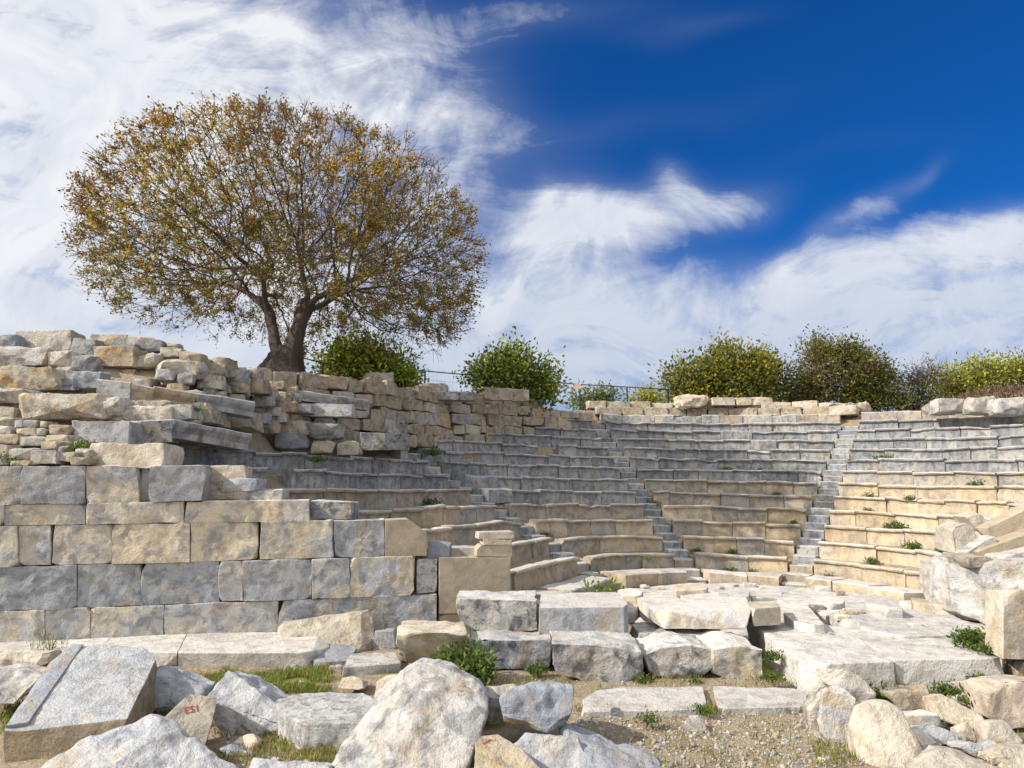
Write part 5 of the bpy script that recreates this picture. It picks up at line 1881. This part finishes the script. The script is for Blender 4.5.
o = leaf_mesh("grass", np.array(gp), np.array(gd), 0.10, 0.011, np.array(gm), [M["grass"], M["drygrass"]], None)
tag(o, "short patchy grass between the foreground stones", "grass", kind="stuff")

# gravel: many little stones, several sizes and tones
ico = bmesh.new()
bmesh.ops.create_icosphere(ico, subdivisions=1, radius=1.0)
iv = np.array([v.co[:] for v in ico.verts])
ifc = np.array([[v.index for v in f.verts] for f in ico.faces])
ico.free()
pv, pf, pm = [], [], []
cnt = 0
for (x0, x1, y0, y1, n) in [(575, 900, 708, 768, 5200), (480, 800, 676, 692, 700), (215, 340, 690, 768, 500), (330, 420, 664, 690, 200), (980, 1024, 664, 690, 200), (320, 480, 750, 768, 100)]:
    for i in range(n):
        x, y = NR.uniform(x0, x1), NR.uniform(y0, y1)
        p = PZ(x, y, 0)
        s = 0.005 + 0.012 * NR.random() ** 3 + (0.02 if NR.random() < 0.03 else 0)
        v = iv * NR.uniform(0.7, 1.3, (12, 1)) * (s * NR.uniform(0.6, 1.3, 3))
        a = NR.uniform(0, 6.28)
        rot = np.array([[math.cos(a), -math.sin(a), 0], [math.sin(a), math.cos(a), 0], [0, 0, 1]])
        v = v @ rot.T + np.array([p.x, p.y, gz(p.x, p.y) + s * 0.25])
        pv.append(v)
        pf.append(ifc + 12 * cnt)
        pm += [int(NR.integers(0, 4))] * len(ifc)
        cnt += 1
me = bpy.data.meshes.new("gravel")
me.from_pydata(np.concatenate(pv).tolist(), [], np.concatenate(pf).tolist())
for k in ("rough_grey", "rough_tan", "ashlar", "pale_warm"):
    me.materials.append(M[k])
me.polygons.foreach_set("material_index", pm)
o = bpy.data.objects.new("gravel", me)
COL.objects.link(o)
tag(o, "loose gravel on the path in the foreground", "gravel", kind="stuff")

# ---- railing along the rim
rail = empty("metal_railing", (1.0, 30.5, 5.8))
tag(rail, "thin dark metal railing with wire mesh along the rim behind the rough wall", "railing")
FP = [(303, 358, 25.6), (323, 363, 26.2), (374, 367, 27.2), (425, 371, 28.2), (480, 376, 29.4), (532, 380.5, 30.6), (580, 384.5, 31.6), (627, 387, 32.5), (668, 389.5, 33.2), (710, 391, 34)]
tops = [np.array(PY(*f)) for f in FP]
for i, t in enumerate(tops):
    tubes("post", [(t - np.array([0, 0, 1.25]), 0.035, t, 0.035)], M["metal"], rail, 6)
    if i:
        a = tops[i - 1]
        tubes("top_rail", [(a, 0.024, t, 0.024)], M["metal"], rail, 5)
        sg = []
        for h in (0.35, 0.7, 1.02):
            sg.append((a - np.array([0, 0, h]), 0.004, t - np.array([0, 0, h]), 0.004))
        nvw = 14
        for j in range(1, nvw):
            q = a + (t - a) * j / nvw
            sg.append((q, 0.003, q - np.array([0, 0, 1.02]), 0.003))
        tubes("wire_mesh", sg, M["metal"], rail, 3)
c = PY(577.5, 386.5, 31.4)
bm = bmesh.new()
bmesh.ops.create_cube(bm, size=1.0, matrix=Matrix.Translation(c) @ Matrix.Diagonal((0.30, 0.015, 0.22, 1)))
finish(bm, "notice_plate", M["sign"], rail, smooth=0)
# ---------------------------------------------------------------- sky, clouds and sun
SUN = Vector((-0.78, -0.25, 0.57)).normalized()
EL = math.asin(SUN.z)
AZ = math.atan2(SUN.x, SUN.y)
world = bpy.data.worlds.new("World")
scene.world = world
world.use_nodes = True
nt = world.node_tree
nt.nodes.clear()
wout = nn(nt, "ShaderNodeOutputWorld")
bg = nn(nt, "ShaderNodeBackground")
bg.inputs[1].default_value = 0.12
sky = nn(nt, "ShaderNodeTexSky", sky_type="NISHITA")
sky.sun_disc = False
sky.sun_elevation = EL
sky.sun_rotation = AZ
sky.air_density = 1.0
sky.dust_density = 0.6
sky.ozone_density = 3.0
tc = nn(nt, "ShaderNodeTexCoord")
sep = nn(nt, "ShaderNodeSeparateXYZ")
lk(nt, tc.outputs["Generated"], sep.inputs[0])
dx, dy, dz = sep.outputs
# cloud sheet seen in the direction of the theatre: slopes of the view direction (fixed to the world)
ady = mth(nt, "MAXIMUM", mth(nt, "ABSOLUTE", dy), 0.12)
aa = mth(nt, "DIVIDE", dx, ady)
ee = mth(nt, "DIVIDE", mth(nt, "MAXIMUM", dz, 0.0), ady)
cv = nn(nt, "ShaderNodeCombineXYZ")
lk(nt, aa, cv.inputs[0])
lk(nt, ee, cv.inputs[1])
# slow warp so that the masses curl
wn = nn(nt, "ShaderNodeTexNoise")
wn.inputs["Scale"].default_value = 2.6
wn.inputs["Detail"].default_value = 3
lk(nt, cv.outputs[0], wn.inputs["Vector"])
w1 = nn(nt, "ShaderNodeVectorMath", operation="SUBTRACT")
lk(nt, wn.outputs["Color"], w1.inputs[0])
w1.inputs[1].default_value = (0.5, 0.5, 0.5)
w2 = nn(nt, "ShaderNodeVectorMath", operation="SCALE")
w2.inputs["Scale"].default_value = 0.16
lk(nt, w1.outputs[0], w2.inputs[0])
w3 = nn(nt, "ShaderNodeVectorMath", operation="ADD")
lk(nt, cv.outputs[0], w3.inputs[0])
lk(nt, w2.outputs[0], w3.inputs[1])
sp2 = nn(nt, "ShaderNodeSeparateXYZ")
lk(nt, w3.outputs[0], sp2.inputs[0])
wa, we = sp2.outputs[0], sp2.outputs[1]


def slope(px, py):
    d = ray(px, py)
    return d.x / d.y, d.z / d.y


def blob(px, py, rx, ry, rot, amp):
    """soft cloud mass round the sky point at photo pixel (px, py), radii in px, rot in degrees"""
    a0, e0 = slope(px, py)
    sx, sy = rx / 700.0, ry / 700.0
    c, s = math.cos(R(rot)), math.sin(R(rot))
    u = mth(nt, "SUBTRACT", wa, a0)
    v = mth(nt, "SUBTRACT", we, e0)
    p = mth(nt, "ADD", mth(nt, "MULTIPLY", u, c / sx), mth(nt, "MULTIPLY", v, s / sx))
    q = mth(nt, "ADD", mth(nt, "MULTIPLY", u, -s / sy), mth(nt, "MULTIPLY", v, c / sy))
    r2_ = mth(nt, "ADD", mth(nt, "MULTIPLY", p, p), mth(nt, "MULTIPLY", q, q))
    return mth(nt, "MULTIPLY", mth(nt, "EXPONENT", mth(nt, "MULTIPLY", r2_, -1.0)), amp)


BL = [
    (30, 120, 230, 170, 0, 2.4), (-220, 80, 320, 320, 0, 1.8), (200, 40, 150, 90, -20, 0.75), (320, 100, 180, 130, -30, 0.75), (450, 130, 90, 90, -50, 0.45),
    (40, 310, 330, 110, 0, 2.2), (300, 350, 220, 60, 0, 1.0), (450, 310, 60, 60, 0, 0.4),
    (520, 340, 100, 60, 15, 1.3), (570, 262, 48, 66, -20, 1.7), (620, 225, 85, 30, 10, 1.5), (735, 216, 50, 22, 10, 0.7), (684, 190, 16, 30, 30, 0.8), (548, 222, 14, 34, 0, 0.6),
    (640, 320, 140, 38, 8, 1.3), (775, 298, 120, 30, 14, 1.2), (905, 264, 160, 26, 19, 1.4), (1030, 225, 110, 26, 20, 1.4), (850, 225, 85, 13, 34, 0.55), (920, 185, 36, 9, 42, 0.38),
    (960, 300, 170, 48, 12, 1.6), (760, 362, 430, 55, 2, 2.0), (1080, 345, 220, 60, 5, 1.3), (520, 18, 150, 24, 8, 0.36), (690, 22, 90, 16, 10, 0.26), (640, 120, 170, 26, 10, 0.2), (860, 150, 160, 22, 12, 0.14),
]
tot = None
for b in BL:
    o_ = blob(*b)
    tot = o_ if tot is None else mth(nt, "ADD", tot, o_)
cov = mth(nt, "SUBTRACT", 1.0, mth(nt, "EXPONENT", mth(nt, "MULTIPLY", tot, -1.15)))
# feathery detail, stretched along the wind
mp = nn(nt, "ShaderNodeMapping")
mp.inputs["Rotation"].default_value = (0, 0, R(-24))
mp.inputs["Scale"].default_value = (2.6, 9.5, 1)
lk(nt, w3.outputs[0], mp.inputs[0])
d1 = noi(nt, mp.outputs[0], 1.0, 10, 0.66, 1.3)
d2 = noi(nt, w3.outputs[0], 26.0, 6, 0.66, 0.3)
d3 = noi(nt, w3.outputs[0], 4.2, 8, 0.62, 1.6)
tex = mth(nt, "ADD", mth(nt, "MULTIPLY", d1, 0.46), mth(nt, "ADD", mth(nt, "MULTIPLY", d2, 0.16), mth(nt, "MULTIPLY", d3, 0.38)))
tex = ramp(nt, tex, 0.36, (0, 0, 0), 0.66, (1, 1, 1))
lift = mth(nt, "ADD", mth(nt, "MULTIPLY", cov, 1.5), mth(nt, "SUBTRACT", mth(nt, "MULTIPLY", tex, 0.85), 0.86))
thin = mth(nt, "MULTIPLY", mth(nt, "POWER", ramp(nt, lift, -0.30, (0, 0, 0), 1.15, (1, 1, 1), "LINEAR"), 1.35), 1.12, True)
# unseen cloud added overhead and behind the viewer to give neutral fill light
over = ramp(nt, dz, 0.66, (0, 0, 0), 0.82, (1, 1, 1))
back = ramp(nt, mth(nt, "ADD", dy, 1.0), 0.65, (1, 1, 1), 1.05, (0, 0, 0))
fill_cover = mth(nt, "MULTIPLY", mth(nt, "MAXIMUM", over, back), mth(nt, "ADD", 0.75, mth(nt, "MULTIPLY", mth(nt, "SUBTRACT", d3, 0.5), 1.2)))
mask = mth(nt, "MULTIPLY", mth(nt, "MAXIMUM", mth(nt, "MAXIMUM", thin, mth(nt, "MULTIPLY", mth(nt, "POWER", cov, 2.2), mth(nt, "ADD", 0.25, mth(nt, "MULTIPLY", d1, 0.75)))), fill_cover, True), 0.95)
# cloud tone: bright towards the sun, greyer low on the right
sund = nn(nt, "ShaderNodeVectorMath", operation="DOT_PRODUCT")
lk(nt, tc.outputs["Generated"], sund.inputs[0])
sund.inputs[1].default_value = SUN
toward = mth(nt, "POWER", mth(nt, "MAXIMUM", mth(nt, "ADD", mth(nt, "MULTIPLY", sund.outputs["Value"], 0.5), 0.5), 0.0), 1.4)
low = ramp(nt, mth(nt, "ADD", ee, mth(nt, "MULTIPLY", mth(nt, "SUBTRACT", d3, 0.5), 0.12)), 0.10, (1, 1, 1), 0.34, (0, 0, 0))
ccol = mixc(nt, toward, (2.9, 3.05, 3.35), (3.9, 3.9, 3.85))
ccol = mixc(nt, mth(nt, "MULTIPLY", low, mth(nt, "SUBTRACT", 1.15, toward, True)), ccol, (2.2, 2.45, 2.95))
ccol = mixc(nt, ramp(nt, d3, 0.35, (0.34, 0.34, 0.34), 0.60, (0, 0, 0)), ccol, (1.5, 1.85, 2.5))
skyc = mixc(nt, 1.0, sky.outputs[0], (0.022, 0.185, 0.41), "MULTIPLY")
ccol = mixc(nt, fill_cover, ccol, (7.2, 7.1, 6.9))  # added fill cloud set brighter than the visible clouds
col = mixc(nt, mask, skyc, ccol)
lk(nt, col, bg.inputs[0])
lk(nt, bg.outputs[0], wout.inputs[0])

sl = bpy.data.lights.new("sun", "SUN")
sl.energy = 3.3
sl.angle = R(0.53)
sl.color = (1.0, 0.92, 0.80)
so = bpy.data.objects.new("sun", sl)
COL.objects.link(so)
so.rotation_euler = SUN.to_track_quat("Z", "Y").to_euler()
so.location = (-30, 0, 30)

scene.view_settings.view_transform = "Standard"
scene.view_settings.look = "None"
scene.view_settings.gamma = 1.0
scene.view_settings.exposure = 1.14
scene.render.engine = "CYCLES"
scene.cycles.max_bounces = 6
scene.cycles.transparent_max_bounces = 6
